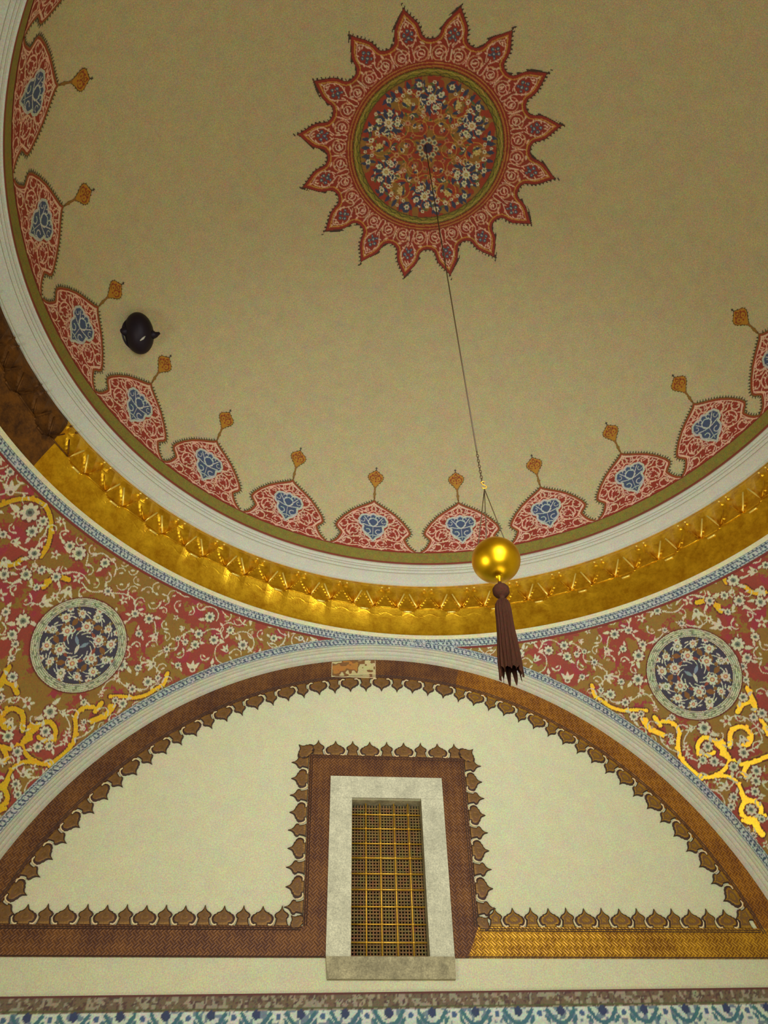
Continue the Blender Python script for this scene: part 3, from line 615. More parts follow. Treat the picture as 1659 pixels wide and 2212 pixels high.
for k in range(150):
    x, y = rb.uniform(.02, .56), rb.uniform(.22, 1.0); a = rb.uniform(0, 6.28)
    for s in (1, -1): c.leaf(s*x, y, .030, .0085, a*s if s > 0 else PI-a, PINK)
# blue heart with white scrolls
heart = [(0, .81), (.05, .775), (.11, .785), (.17, .765), (.205, .70), (.19, .63), (.14, .60), (.145, .53), (.10, .46), (.04, .41), (0, .355)]
hp = heart+[(-x, y) for x, y in heart[::-1]][1:-1]
hi = c.inside(hp); hd = c.dist(hp)
c.C[hd < .016, :3] = lin((196, 196, 184)); c.C[hi & (hd >= .012), :3] = lin((70, 84, 116))
WB = (196, 200, 192)
for pts, w_ in (([(0, .74), (.06, .70), (.06, .64), (0, .60)], .013), ([(0, .60), (.08, .61), (.15, .63)], .013), ([(.02, .60), (.09, .70), (.13, .75)], .013), (arcp(.075, .515, .038, 60, 330), .012),
                (arcp(.06, .745, .025, 0, 270), .010), ([(0, .58), (.0, .50), (0, .42)], .012), ([(.0, .46), (.05, .45), (.08, .48)], .012), (arcp(.15, .69, .028, 100, 330), .010)):
    for s in (1, -1): c.stroke([(s*x, y) for x, y in pts], w_, WB)
c.C[hi & (hd < .004), :3] = lin((170, 176, 170))
heart_m = (hi | (hd < .015)) & inn
# toothed coloured border
c.C[inn & (Dd < .052) & ~heart_m, :3] = lin(PINK)
c.C[inn & (Dd < .040), :3] = lin((150, 56, 30)); c.C[inn & (Dd < .019), :3] = lin((140, 100, 42)); c.C[inn & (Dd < .009), :3] = lin((88, 58, 34))
el = np.array(eL); sg = np.concatenate([[0], np.cumsum(np.hypot(*np.diff(el, axis=0).T))])
teeth = np.zeros(X.shape, bool)
for q in np.arange(.02, sg[-1], .040):
    if abs(q-sg[-1]/2) < .05: continue
    x = np.interp(q, sg, el[:, 0]); y = np.interp(q, sg, el[:, 1]); x2 = np.interp(q+.01, sg, el[:, 0]); y2 = np.interp(q+.01, sg, el[:, 1])
    tx, ty = x2-x, y2-y; l = math.hypot(tx, ty)+1e-9; nx, ny = -ty/l, tx/l
    u = (X-x)*nx+(Y-y)*ny; v = ((X-x)*tx+(Y-y)*ty)/l
    teeth |= (u > -.008) & (u < .032) & (abs(v) < .0145*(1-np.clip(u, 0, 1)/.048))
teeth &= ~inn; c.C[teeth, :3] = lin((74, 78, 62))
# finial: stem, bulb, tip
stem = [(-.014, 1.05), (-.016, 1.10), (-.030, 1.13), (-.016, 1.155), (-.014, 1.19), (-.022, 1.235), (-.055, 1.285), (-.105, 1.34), (-.128, 1.385), (-.122, 1.42), (-.095, 1.452), (-.05, 1.475), (-.02, 1.50), (-.008, 1.52),
        (-.03, 1.535), (-.012, 1.545), (0, 1.575)]
fp = stem+[(-x, y) for x, y in stem[::-1]][1:]
fi = c.inside(fp); fd = c.dist(fp)
bulb = fi & ~inn
c.C[bulb, :3] = lin((190, 138, 44)); c.C[bulb, 3] = .3
cb = Canvas(-.64, .64, .20, 1.60, .0068)
for pts in (arcp(.045, 1.375, .04, -100, 200), arcp(.0, 1.44, .022, 0, 360)):
    for s in (1, -1): c.stroke([(s*x, y) for x, y in pts], .012, (140, 54, 26))
for x, y in ((.04, 1.37), (.085, 1.39), (0, 1.33), (.05, 1.43), (0, 1.47)):
    for s in (1, -1): c.disc(s*x, y, .013, (150, 60, 30))
c.C[bulb & (fd < .012) & (Y < 1.5), :3] = lin((104, 74, 30)); c.C[bulb & (Y > 1.495), :3] = lin((74, 72, 66))
c.C[bulb & (Y < 1.25) & (fd > .006), :3] = lin((150, 112, 50))
ft = (fd < .012) & ~fi & (np.sin(Y*2*PI/.035) > .3) & (Y > 1.24) & (Y < 1.49) & ~inn
c.C[ft, :3] = lin((84, 74, 50))
body_m = c.cells(inn | teeth); body_m &= ~c.cells(heart_m)
paz = dict(zip(range(12), [-107.2, -90.2, -73.5, -57.3, -41.0, -24.05, -7.0, 10.2, 26.9, 43.7, 59.75, 76.0]))
for k in range(10): paz[12+k] = 76+(176.8/11)*(k+1)
Pl = dome_s(X/4.22, Y, .006)-np.array([CX, CY, 0])
# order along the rim, from the one at the top left corner onwards
paz[-1] = paz.pop(21)
wh = {-1: 'cut by the top left corner of the photo', 0: 'on the far left, level with the star medallion', 1: 'on the far left, just below the star medallion level', 2: 'just left of the black dome fixture',
      3: 'directly below the black dome fixture', 4: 'second one below and right of the black fixture', 5: 'just left of the pair at the rim bottom', 6: 'left one of the pair at the rim bottom',
      7: 'behind the strings above the golden ball', 8: 'first to the right of the golden ball', 9: 'second to the right of the golden ball',
      10: 'third to the right of the golden ball', 11: 'cut by the right edge of the photo'}
root0 = empty('painted_palmette', (CX, CY, 0))
pb = grid_obj('palmette_body', Pl, M['paint'], root0, c.C, body_m)
phh = grid_obj('blue_heart', Pl, M['paint'], root0, c.C, c.cells(heart_m)); phh['label'] = 'navy heart with white scrolls'
pf = grid_obj('finial', Pl, M['paint'], root0, c.C, c.cells((fi | ft) & (Y > 1.04)) & ~body_m); pf['label'] = 'gold bulb finial with dark tip'
for k, az in sorted(paz.items()):
    if k == -1: root = root0
    else:
        root = root0.copy(); COL.objects.link(root)
        for ch in (pb, phh, pf):
            o = ch.copy(); COL.objects.link(o); o.parent = root
    root.rotation_euler.z = -R(az)
    tag(root, ('red toothed palmette with blue heart, '+wh[k]) if k in wh else 'red toothed palmette with blue heart on the dome behind the viewer', 'painted palmette', 'palmettes round the rim of the dome')

# ------------------------------------------------------------------ star medallion at the crown of the dome
c = Canvas(-1.80, 1.80, -1.80, 1.80, .0095, REDP); X, Y = c.X, c.Y; d = np.hypot(X, Y)
th0 = R(-5.3); an = np.arctan2(X, Y); seg = 2*PI/16
rel = (an-th0+seg/2) % seg-seg/2; lat = abs(rel)*np.maximum(d, .01)
tipr = [(1.74, 0), (1.69, .014), (1.65, .042), (1.59, .085), (1.54, .122), (1.49, .150), (1.43, .166), (1.38, .170), (1.345, .182), (1.315, .215), (1.300, .255)]
poly = []
for k in range(16):
    a = th0+k*seg
    for r, l in [(r, -l) for r, l in tipr[::-1]]+tipr[1:]: poly.append((r*math.sin(a)+l*math.cos(a), r*math.cos(a)-l*math.sin(a)))
star = c.inside(poly) & (d > .9); dst = c.dist(poly)
toothm = (~star) & (dst < .022) & (np.sin(an*150+d*90) > -.1) & (d < 1.78) & (d > 1.2)
GOLDL = (196, 140, 62)
for k in range(16):
    a = th0+k*seg; ca, sa = math.sin(a), math.cos(a)   # outward direction (x = sin, y = cos)
    def pt(r, l): return (r*ca+l*sa, r*sa-l*ca)
    for s in (1, -1):
        c.ring(*pt(1.155, s*.118), .088, .015, (206, 148, 112)); c.ring(*pt(1.155, s*.118), .047, .012, PINK); c.leaf(*pt(1.155, s*.118), .035, .014, a, PINK)
        c.stroke([pt(1.24, s*.02), pt(1.30, s*.06), pt(1.40, s*.10), pt(1.50, s*.06), pt(1.56, s*.0)], .012, PINK)
        c.stroke([pt(1.06, s*.0), pt(1.10, s*.03), pt(1.22, s*.02)], .012, PINK)
        c.stroke([pt(1.06, s*.235), pt(1.15, s*.225), pt(1.25, s*.25)], .012, PINK)
        c.leaf(*pt(1.27, s*.15), .04, .013, a, PINK)
        for q in range(12): c.leaf(*pt(1.05+.045*q, s*(.02+.03*((q*7) % 5)*(1 if q < 7 else .6))), .028, .009, a+q*1.7, PINK)
    c.leaf(*pt(1.59, 0), .03, .012, PI/2-a, PINK); c.disc(*pt(1.52, 0), .014, PINK)
    for l, r, rr2 in ((0, 1.36, .028), (.045, 1.40, .024), (-.045, 1.40, .024), (0, 1.44, .024), (.035, 1.33, .018), (-.035, 1.33, .018)):
        c.disc(*pt(r, l), rr2, (72, 82, 104)); c.disc(*pt(r, l), rr2*.4, (176, 180, 168))
c.C[star & (dst < .062) & (d > 1.05), :3] = lin(GOLDL); c.C[star & (dst < .046), :3] = lin((150, 48, 34)); c.C[star & (dst < .014), :3] = lin((84, 46, 34)); c.C[toothm, :3] = lin((64, 56, 48))
starm = (star | toothm) & (d > 1.00)
# rope ring
ringm = (d > .895) & (d <= 1.03)
c.C[(d > .985) & (d < 1.07), :3] = lin((142, 46, 32)); c.C[abs(d-1.005) < .009, :3] = lin((178, 120, 52)); c.C[abs(d-1.045) < .006, :3] = lin((190, 130, 66))
rp = (d > .89) & (d < .985); c.C[rp, :3] = lin((142, 130, 46)); c.C[rp, 3] = .2
c.C[rp & (abs(d-.925-.012*np.sin(an*40)) < .006), :3] = lin((84, 82, 36)); c.C[rp & (abs(d-.953-.008*np.sin(an*40+2)) < .005), :3] = lin((190, 160, 84))
c.C[rp & (abs(d-.895) < .008), :3] = lin((88, 72, 34)); c.C[rp & (abs(d-.978) < .006), :3] = lin((92, 66, 30))
# flower field
m = d < .89; c.C[m, :3] = lin((158, 60, 38)); nz = vnoise(X, Y, 14, 9); c.C[m & (nz > .55), :3] = lin((150, 108, 48))
NV, GR, YE = (58, 64, 92), (220, 214, 180), (198, 144, 66)
for k in range(6):
    a0 = R(k*60+30)
    for r0 in (.28, .40): c.ring(r0*math.sin(a0), r0*math.cos(a0), .10, .009, YE)
    c.ring(.62*math.sin(a0), .62*math.cos(a0), .13, .014, YE); c.ring(.46*math.sin(R(k*60+1)), .46*math.cos(R(k*60+1)), .12, .012, YE)
for k in range(12):
    a0 = R(k*30+15); x, y = .80*math.sin(a0), .80*math.cos(a0)
    for q in range(4): c.leaf(x+.05*math.sin(q*1.7), y+.05*math.cos(q*1.7), .055, .022, q*1.5+a0, NV)
    c.flower(x, y, .036, GR, (110, 120, 90), 6)
    c.flower(.42*math.sin(a0), .42*math.cos(a0), .040, (198, 150, 110), (160, 70, 46), 6); c.flower(.26*math.sin(a0+.2), .26*math.cos(a0+.2), .034, (186, 116, 84), (150, 50, 40), 6)
for k in range(6):
    a0 = R(k*60+2); cx_, cy_ = .62*math.sin(a0), .62*math.cos(a0)
    for q in range(9):
        b_ = q*2*PI/9+a0; c.leaf(cx_+.115*math.sin(b_), cy_+.115*math.cos(b_), .075, .032, PI/2-b_, NV)
        c.leaf(cx_+.15*math.sin(b_+.3), cy_+.15*math.cos(b_+.3), .028, .012, -b_, GR)
    for q in range(4):
        b_ = q*PI/2+a0+.4; c.flower(cx_+.115*math.sin(b_), cy_+.115*math.cos(b_), .040, GR, (130, 140, 110), 6)
    c.flower(cx_, cy_, .062, GR, (186, 140, 70), 8, 0, (206, 196, 140))
    a1 = R(k*60+32); c.flower(.64*math.sin(a1), .64*math.cos(a1), .062, (206, 186, 120), (196, 160, 80), 8, 0, (214, 200, 140))
    for q in range(3):
        b_ = a1-.13+q*.13; c.leaf(.82*math.sin(b_), .82*math.cos(b_), .06, .026, PI/2-b_, NV)
        c.flower(.74*math.sin(b_*1.0), .74*math.cos(b_), .026, GR, (140, 90, 60), 6)
    a2_ = R(k*60+17)
    c.flower(.52*math.sin(a2_), .52*math.cos(a2_), .036, (200, 170, 110), (150, 60, 40), 6); c.flower(.70*math.sin(a2_), .70*math.cos(a2_), .034, GR, (150, 60, 40), 6)
rs = random.Random(11)
for q in range(46):
    r0, a0, kd, sz = rs.uniform(.2, .84), rs.uniform(0, PI/3), rs.randrange(4), rs.uniform(.018, .034)
    for k in range(6):
        b_ = a0+k*PI/3; x, y = r0*math.sin(b_), r0*math.cos(b_)
        if kd == 0: c.flower(x, y, sz, GR, (150, 60, 44), 6)
        elif kd == 1: c.leaf(x, y, sz*1.7, sz*.7, q-b_, NV)
        elif kd == 2: c.leaf(x, y, sz*1.4, sz*.4, q*2-b_, (206, 150, 110))
        else: c.leaf(x, y, sz*1.3, sz*.5, q-b_, (92, 100, 60))
for k in range(8):
    b_ = k*PI/4; c.flower(.105*math.sin(b_), .105*math.cos(b_), .042, (196, 190, 150), (90, 92, 90), 5)
    c.leaf(.155*math.sin(b_+.39), .155*math.cos(b_+.39), .035, .018, PI/2-b_-.39, (80, 72, 84))
c.disc(0, 0, .062, (50, 46, 72))
root = empty('star_medallion', (CX, CY, 0))
Pm = dome_xy(X-.047, Y+.03, .006)-np.array([CX, CY, 0])
sk = np.round((an-th0)/seg).astype(int) % 16
base_m = c.cells(starm) & ~c.cells(d < 1.045)
for k in range(16): grid_obj('star_point', Pm, M['paint'], root, c.C, base_m & (sk[:-1, :-1] == k))
grid_obj('rope_ring', Pm, M['paint'], root, c.C, c.cells(d < 1.045) & ~c.cells(d < .89))
grid_obj('flower_field', Pm, M['paint'], root, c.C, c.cells(d < .89))
tag(root, 'large sixteen-pointed red and navy floral star painted at the crown of the dome', 'ceiling medallion')

# ------------------------------------------------------------------ lunette borders with cresting
YB = WY-.022
WIDE = [(.060, 0), (.066, .018), (.098, .022), (.118, .048), (.112, .080), (.094, .104), (.072, .112), (.064, .124), (.040, .130), (.018, .148), (0, .190)]
NARR = [(.074, 0), (.062, .020), (.055, .050), (.052, .072), (.068, .084), (.072, .104), (.056, .122), (.042, .128), (.026, .140), (.012, .158), (0, .196)]
def crest_mesh(half, m_in):
    out = half+[(-x, z) for x, z in half[::-1]][1:]
    out = [(x, z) for x, z in out]; n = len(out); cz = .075
    inn_ = [(x*.80, max(z, .004) if z < .01 else cz+(z-cz)*.82) for x, z in out]
    V = [(x, .0, z) for x, z in out]+[(x, -.018, z) for x, z in out]+[(x*1., -.024, z) for x, z in inn_]
    V += [(x*.62, -.026, cz+(z-cz)*.62) for x, z in out]+[(x*.34, -.026, cz+(z-cz)*.36) for x, z in out]
    R4 = lambda a, b: [(a*n+i, a*n+(i+1) % n, b*n+(i+1) % n, b*n+i) for i in range(n)]
    F = R4(0, 1)+R4(1, 2)+R4(2, 3)+R4(3, 4)+[tuple(range(4*n, 5*n))]
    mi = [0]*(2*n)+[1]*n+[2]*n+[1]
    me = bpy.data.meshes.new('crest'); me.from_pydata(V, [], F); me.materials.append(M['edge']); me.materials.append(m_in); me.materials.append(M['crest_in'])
    me.polygons.foreach_set('material_index', mi); me.update(); return me
CM = {(k, q): crest_mesh(WIDE if k else NARR, M[q]) for k in (0, 1) for q in ('crest', 'crest_gold')}
def crest(parent, p, out, wide, q, sc_=1.):
    """p = (x, z) foot of the leaf, out = direction it points to"""
    o = bpy.data.objects.new('crest', CM[(wide, q)]); COL.objects.link(o); o.parent = parent
    o.location = (p[0], WY-.002, p[1]); o.rotation_euler = (0, math.atan2(out[0], out[1]), 0); o.scale = (sc_, 1, sc_); return o
def curls(g, p, out, sc_=1.):
    """pale hooked outline curling under both shoulders of a wide leaf"""
    ox, oz = out; tx, tz = oz, -ox
    for s in (1, -1):
        pts = [(s*.050, .030), (s*.062, .012), (s*.088, .006), (s*.110, .024), (s*.121, .055), (s*.119, .082)]
        g.tube([(p[0]+(a*tx+b*ox)*sc_, WY-.014, p[1]+(a*tz+b*oz)*sc_) for a, b in pts], [.006, .009, .011, .011, .010, .005], 6)
# arch border
root = empty('arch_border', (0, WY, ZA)); tag(root, 'brown gilded braid border with cresting following the big arch', 'gilded border')
loc0 = Vector((0, WY, ZA))
def to_local(o, base): o.location = o.location-base; return o
def arch_band(t0, t1, mat):
    th = np.linspace(R(t0), R(t1), max(3, int((t1-t0)*1.2))); n = len(th)
    P = np.array([[(r*math.sin(t), y, r*math.cos(t)) for t in th] for r, y in ((4.315, -.001), (4.31, -.020), (4.035, -.020), (4.028, -.001))])
    return grid_obj('arch_band', P, M[mat], root, smooth=False)
tend = math.degrees(math.acos((2.80-ZA)/4.03))
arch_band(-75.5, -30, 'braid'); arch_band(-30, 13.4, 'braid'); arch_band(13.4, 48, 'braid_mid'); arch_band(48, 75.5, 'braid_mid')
g = Geo()
for r in (4.072, 4.050): g.tube([(r*math.sin(t), -.022, r*math.cos(t)) for t in np.linspace(R(-75), R(75), 160)], .0055, 5)
g.build('border_line', M['edge'], root)
gc = Geo()
nc = 51; stp = 2*(tend-2.2)/(nc-1)
for i in range(nc):
    t = R(-(tend-2.2)+i*stp); p = (4.034*math.sin(t), ZA+4.034*math.cos(t)); o_ = (-math.sin(t), -math.cos(t)); wd = i % 2
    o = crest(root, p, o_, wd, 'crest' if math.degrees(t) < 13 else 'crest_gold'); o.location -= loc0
    if wd: curls(gc, p, o_)
o = gc.build('curl', M['curl'], root); o.location = -loc0; o['kind'] = 'stuff'
# base borders and window border
def straight(root, loc, a, b, out, n, q, gc, first=0, sc_=1.):
    for i in range(n):
        f = (i+.5)/n; p = (a[0]+(b[0]-a[0])*f, a[1]+(b[1]-a[1])*f); wd = (i+first) % 2
        o = crest(root, p, out, wd, q, sc_); o.location -= loc
        if wd: curls(gc, p, out, sc_)
def border(name, label, loc, polys, lines, runs):
    root = empty(name, loc); tag(root, label, 'gilded border'); loc = Vector(loc)
    for poly, m in polys:
        g = Geo(); g.prism(poly, YB, WY-.001); o = g.build('border_band', M[m], root); o.location = -loc
    g = Geo()
    for l in lines: g.tube([(x, YB-.001, z) for x, z in l], .0055, 5)
    o = g.build('border_line', M['edge'], root); o.location = -loc
    gc = Geo()
    for r in runs: straight(root, loc, *r[:5], gc, r[5])
    o = gc.build('curl', M['curl'], root); o.location = -loc; o['kind'] = 'stuff'
    return root, loc
xe = 4.315*math.sin(math.acos((2.515-ZA)/4.315)); xt = 4.035*math.sin(math.acos((2.80-ZA)/4.035))
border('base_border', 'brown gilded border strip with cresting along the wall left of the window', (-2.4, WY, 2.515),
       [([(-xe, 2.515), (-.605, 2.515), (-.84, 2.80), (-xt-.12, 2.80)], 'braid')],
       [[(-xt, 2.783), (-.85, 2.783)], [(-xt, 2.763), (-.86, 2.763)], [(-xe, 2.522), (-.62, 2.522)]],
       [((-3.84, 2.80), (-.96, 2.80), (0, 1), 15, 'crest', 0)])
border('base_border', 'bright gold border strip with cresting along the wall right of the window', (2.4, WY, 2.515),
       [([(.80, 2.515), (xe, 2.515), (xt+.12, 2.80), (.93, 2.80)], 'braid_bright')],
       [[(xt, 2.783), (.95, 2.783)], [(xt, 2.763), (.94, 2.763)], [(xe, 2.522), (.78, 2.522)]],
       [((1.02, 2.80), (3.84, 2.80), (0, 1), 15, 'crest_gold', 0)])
wb, wl_ = border('window_border', 'brown gilded border with cresting round the sides and top of the window', (0, WY, 2.515),
       [([(-.60, 2.515), (-.60, 4.395), (-.86, 4.665), (-.84, 2.80)], 'braid'), ([(-.60, 4.395), (.665, 4.395), (.95, 4.655), (-.86, 4.665)], 'braid'),
        ([(.665, 4.395), (.66, 2.515), (.80, 2.515), (.93, 2.80), (.95, 4.655)], 'braid')],
       [[(-.825, 2.8), (-.843, 4.647), (.932, 4.637), (.912, 2.8)], [(-.803, 2.8), (-.821, 4.625), (.910, 4.615), (.890, 2.8)]],
       [((-.86, 4.66), (.95, 4.65), (0, 1), 9, 'crest', 0), ((-.845, 2.88), (-.865, 4.66), (-1, 0), 9, 'crest', 0), ((.935, 2.88), (.955, 4.66), (1, 0), 9, 'crest', 0)])

for p, d_, s__ in (((-.855, 4.655), (-.7, .7), 1), ((.945, 4.645), (.7, .7), 1), ((-.865, 2.80), (-.7, .7), .75), ((.945, 2.80), (.7, .7), .75)):
    crest(wb, p, d_, 1, 'crest', s__).location -= wl_

# bare patch where the gilding was taken off
c = Canvas(-.30, .30, -.16, .16, .005, (190, 176, 124)); X, Y = c.X, c.Y
q = vnoise(X, Y, 9, 21)*.55+vnoise(X, Y, 26, 22)*.3-abs(Y-.03)*1.2-abs(X+.05)*.35+.12
c.C[q > .43, :3] = lin((120, 80, 38)); c.C[q > .56, :3] = lin((170, 112, 46))
cx_ = -.352
c.C[(abs(X) > .272) | (abs(Y) > .137), :3] = lin((204, 182, 136))
P = np.stack([X+cx_, np.full(X.shape, WY-.0255), Y*.99+5.875+.055*(X/.30)*np.clip(Y/.16, 0, 1)], -1)
ok = c.cells((abs(X) < .285) & (np.hypot(P[..., 0], P[..., 2]-ZA) < 4.30) & (Y > -.152))
tag(grid_obj('bare_patch', P, M['paint'], None, c.C, ok), 'small pale rectangle of bare plaster in the brown border at the top of the arch', 'bare patch')

# ------------------------------------------------------------------ window
root = empty('window_1', (.03, WY, 2.32)); tag(root, kind='structure'); L0 = Vector((.03, WY, 2.32))
def part(name, fn, mats, parent=root, smooth=False):
    g = Geo(); fn(g); o = g.build(name, mats, parent, smooth); o.location = -L0; return o
yf = WY-.035
part('stone_jamb', lambda g: g.prism([(-.605, 2.52), (-.361, 2.52), (-.361, 4.14), (-.605, 4.14)], yf, WY+.02), M['stone'])
part('stone_jamb', lambda g: g.prism([(.418, 2.52), (.662, 2.52), (.668, 4.14), (.418, 4.14)], yf, WY+.02), M['stone'])
part('stone_lintel', lambda g: g.prism([(-.605, 4.142), (.668, 4.142), (.668, 4.392), (-.605, 4.395)], yf, WY+.02), M['stone'])
part('stone_sill', lambda g: g.prism([(-.585, 2.32), (.655, 2.32), (.662, 2.518), (-.603, 2.518)], yf-.012, WY+.02), M['stone_dark'])
def reveal(g):
    g.box((-.372, WY+.02, 2.50), (-.358, WY+.3, 4.15)); g.box((.415, WY+.02, 2.50), (.429, WY+.3, 4.15)); g.box((-.37, WY+.02, 4.138), (.43, WY+.3, 4.15)); g.box((-.37, WY+.02, 2.505), (.43, WY+.3, 2.519))
part('reveal', reveal, M['stone_dark'])
def lat(g):
    x = -.352
    while x < .412: g.box((x-.0065, WY+.135, 2.525), (x+.0065, WY+.150, 4.13)); x += .0326
    z = 2.54
    while z < 4.12: g.box((-.355, WY+.128, z-.0065), (.412, WY+.143, z+.0065)); z += .0330
part('lattice_screen', lat, M['lattice'])
part('dark_backing', lambda g: g.box((-.36, WY+.26, 2.52), (.417, WY+.28, 4.138)), M['void'])
vx = [-.1985, -.0405, .1185, .278]; hz_ = [4.007, 3.847, 3.682, 3.527, 3.361, 3.199, 3.028, 2.858, 2.686]
def knobs(g):
    for x in vx:
        for z in hz_: g.lathe([(0, -.014), (.010, -.010), (.014, 0), (.010, .010), (0, .014)], (x, WY+.09, z), 8)
gr = part('grille', knobs, M['bar'], smooth=True)
def bar(pts):
    g = Geo(); g.tube(pts, .0075, 8); return g.build('grille_bar', M['bar'], gr, True)
for x in vx: bar([(x, WY+.10, 2.522), (x, WY+.10, 4.137)])
for z in hz_: bar([(-.360, WY+.098, z), (.417, WY+.098, z)])

# ------------------------------------------------------------------ painted and tiled bands under the lunette
c = Canvas(-4.3, 4.3, 0, .62, .0125, (110, 92, 70)); X, Y = c.X, c.Y
n1 = vnoise(X, Y*.8, 34, 31); n2 = vnoise(X, Y, 60, 32)
top_ = Y > .485
c.C[top_ & (n1 > .55), :3] = lin((150, 140, 116)); c.C[top_ & (n2 > .72), :3] = lin((84, 60, 56)); c.C[top_ & (abs(Y-.50) < .008), :3] = lin((84, 88, 50)); c.C[Y > .607, :3] = lin((96, 50, 44))
low = ~top_
c.C[low, :3] = lin((196, 204, 186)); c.C[low & (n1 > .62), :3] = lin((110, 128, 140))
per = .41
for k in range(-11, 12):
    x0 = k*per
    for z0, s in ((.43, 1), (.10, -1)):
        c.stroke([(x0-.13, z0+.03*s), (x0-.07, z0-.05*s), (x0, z0-.08*s), (x0+.07, z0-.05*s), (x0+.13, z0+.03*s)], .035, (64, 108, 118))
        c.disc(x0, z0+.02*s, .040, (52, 62, 96)); c.flower(x0+per/2, z0, .06, (206, 212, 196), (70, 96, 130), 6)
        c.leaf(x0+.13, z0-.05*s, .05, .018, 1.0*s, (64, 108, 118)); c.leaf(x0-.13, z0-.05*s, .05, .018, -1.0*s, (64, 108, 118))
P = np.stack([X, np.full(X.shape, WY-.03), 1.552+Y+.0106*(X+3.56)], -1)
tb = grid_obj('trim_8', P, M['paint'], None, c.C); tag(tb, kind='structure')
g = Geo(); g.prism([(-4.3, -1.6), (4.3, -1.6), (4.3, 1.60), (-4.3, 1.55)], WY-.03, WY-.001)
tag(g.build('trim_9', mat_plain('tile_below', (150, 160, 150), .4)), kind='structure')

# ------------------------------------------------------------------ black fixture on the dome
az0, s0 = R(-65.5), 1.29
p0 = Vector(dome_s(np.array(az0), np.array(s0))); pa = Vector(dome_s(np.array(az0+.01), np.array(s0))); ps = Vector(dome_s(np.array(az0), np.array(s0+.02)))
ea = (pa-p0).normalized(); es = (ps-p0).normalized(); nn = ea.cross(es); nn = -nn if nn.dot(Vector((CX, CY, ZR))-p0) < 0 else nn
tx = (ea*.28+es*.376).normalized(); ty = nn.cross(tx)
root = empty('black_dome_fixture', p0); root.matrix_world = Matrix.Translation(p0) @ Matrix((tx, ty, nn)).transposed().to_4x4()
tag(root, 'black rounded metal fixture with two side lugs on the left of the dome', 'ceiling fixture')
M3 = Matrix((tx, ty, nn)); vw = (M3 @ (Vector((-.79, -3.86, 0))-p0)).normalized()
ld = Vector((0, 1, 0)).cross(vw).normalized(); ld = ld if ld.x > 0 else -ld; nz_ = vw
C0 = Vector((0, 0, .10))
g = Geo(); V = []; k = 40; n_ = 24
for i in range(n_+1):
    t = PI*i/n_
    for j in range(k):
        a = 2*PI*j/k; V.append(C0+Vector((.172*math.sin(t)*math.cos(a), .250*math.cos(t), .172*math.sin(t)*math.sin(a))))
g.add(V, [(i*k+j, i*k+(j+1) % k, (i+1)*k+(j+1) % k, (i+1)*k+j) for i in range(n_) for j in range(k)]); g.build('cap', M['black'], root, True)
g = Geo(); g.lathe([(.16, -.02), (.19, 0), (.19, .012), (.17, .02)], k=40); g.build('rim', M['black'], root, True)
up_ = Vector((0, 1, 0))
for s, dz in ((1, -.02), (-1, .03)):
    g = Geo(); g.tube([C0+vw*.04+ld*s*.13+up_*dz, C0+vw*.05+ld*s*.195+up_*(dz+s*-.006), C0+vw*.05+ld*s*.24+up_*(dz+.014)], [.075, .036, .014], 10); g.build('lug', M['black'], root, True)
g = Geo(); q = C0+vw*.17; g.tube([q+ld*.0+up_*-.085, q+ld*.035+up_*-.062, q+ld*.065+up_*-.035-vw*.02], [.006, .013, .006], 6); o = g.build('glint_mark', M['moulding'], root, True); o['label'] = 'small pale highlight put in as a raised mark'  # glint on the black cap, modelled as a pale raised mark

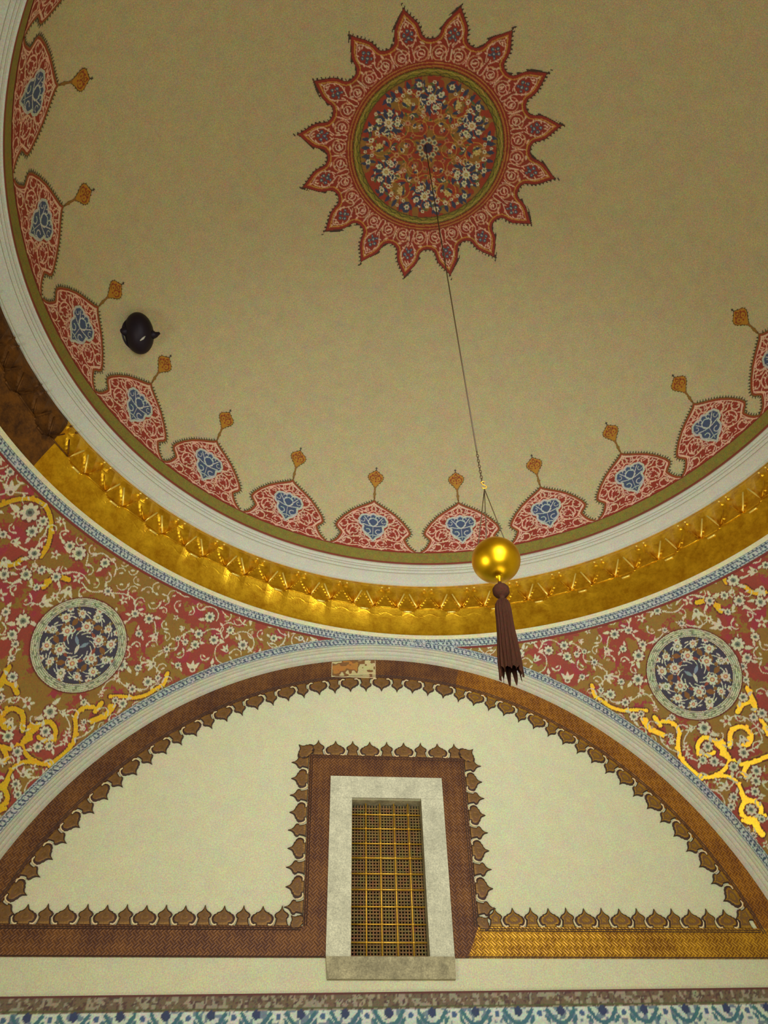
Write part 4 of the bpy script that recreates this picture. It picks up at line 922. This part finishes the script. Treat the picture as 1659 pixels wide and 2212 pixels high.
# ------------------------------------------------------------------ hanging golden ball with tassel
BX, BY, BZ = .340, -.014, 3.515
root = empty('hanging_ball', (BX, BY, BZ)); tag(root, 'golden ball with a dark tassel hanging on a long thin cord from the star medallion', 'hanging ornament')
ztop = ZR+HD*math.sqrt(1-(.09**2)/RR**2)
pt_top = Vector((.297-BX, 0, ztop-BZ))
g = Geo(); zc = 4.62-BZ
g.tube([pt_top, Vector((-.012, 0, zc))], .0062, 8); g.build('cord', M['cord'], root, True)
g = Geo(); z = zc; k = 0
while z > 4.27-BZ:
    ax = (1, 0) if k % 2 else (0, 1)
    g.tube([(-.012*(z/zc)+ax[0]*.009*math.cos(t), ax[1]*.009*math.cos(t), z-.018+.020*math.sin(t)) for t in np.linspace(0, 2*PI, 13)[:-1]], .0028, 5, closed=True)
    z -= .030; k += 1
o = g.build('chain', M['cord'], root, True)
zh = 4.235-BZ
g = Geo()
g.tube([(.010, 0, zh+.045), (-.006, 0, zh+.050), (-.018, 0, zh+.036), (-.010, 0, zh+.020), (.006, 0, zh+.010), (.018, 0, zh-.004), (.012, 0, zh-.022), (-.006, 0, zh-.026), (-.018, 0, zh-.012)], .0045, 8)
g.build('hook', M['bar'], o, True)
kn = Vector((.0, 0, zh-.030))
for a in (18, 150, 235):
    e = Vector((.122*math.cos(R(a)), .122*math.sin(R(a)), .098)); g = Geo(); g.tube([kn, kn.lerp(e, .5), e], .0034, 6); g.build('suspension_string', M['cord'], root, True)
prof = [(.0, .145), (.045, .146), (.060, .140), (.064, .148), (.075, .146), (.098, .124)]
prof += [(.160*math.cos(t), .152*math.sin(t)) for t in np.linspace(R(48), R(-80), 34)]
prof += [(.022, -.158), (.014, -.172), (.012, -.19)]
g = Geo(); g.lathe(prof, k=72); g.build('ball', M['ball'], root, True)
g = Geo(); g.lathe([(.010, -.185), (.014, -.20)]+[(.054*math.cos(t), -.262+.052*math.sin(t)) for t in np.linspace(R(75), R(-70), 14)]+[(.016, -.318), (.014, -.335)], k=32, ripple=.03, nr=12)
bead = g.build('tassel_bead', M['tassel'], root, True)
g = Geo(); V = []
k = 96; prf = [(.012, -.330), (.034, -.345), (.046, -.375), (.049, -.42), (.050, -.50), (.054, -.60), (.060, -.70), (.066, -.80), (.067, -.85)]
for i, (r, z) in enumerate(prf):
    for j in range(k):
        a = 2*PI*j/k; f = i/len(prf); q = r*(1+.10*f*math.sin(16*a)+.05*math.sin(31*a+i)); dz = (-.05*abs(math.sin(5*a))+.03*math.sin(11*a)) if i == len(prf)-1 else 0
        V.append((q*math.cos(a)-.02*f, q*math.sin(a), z+dz))
F = [(i*k+j, i*k+(j+1) % k, (i+1)*k+(j+1) % k, (i+1)*k+j) for i in range(len(prf)-1) for j in range(k)]
g.add(V, F); ts = g.build('tassel', M['tassel'], root, False); bead.parent = ts
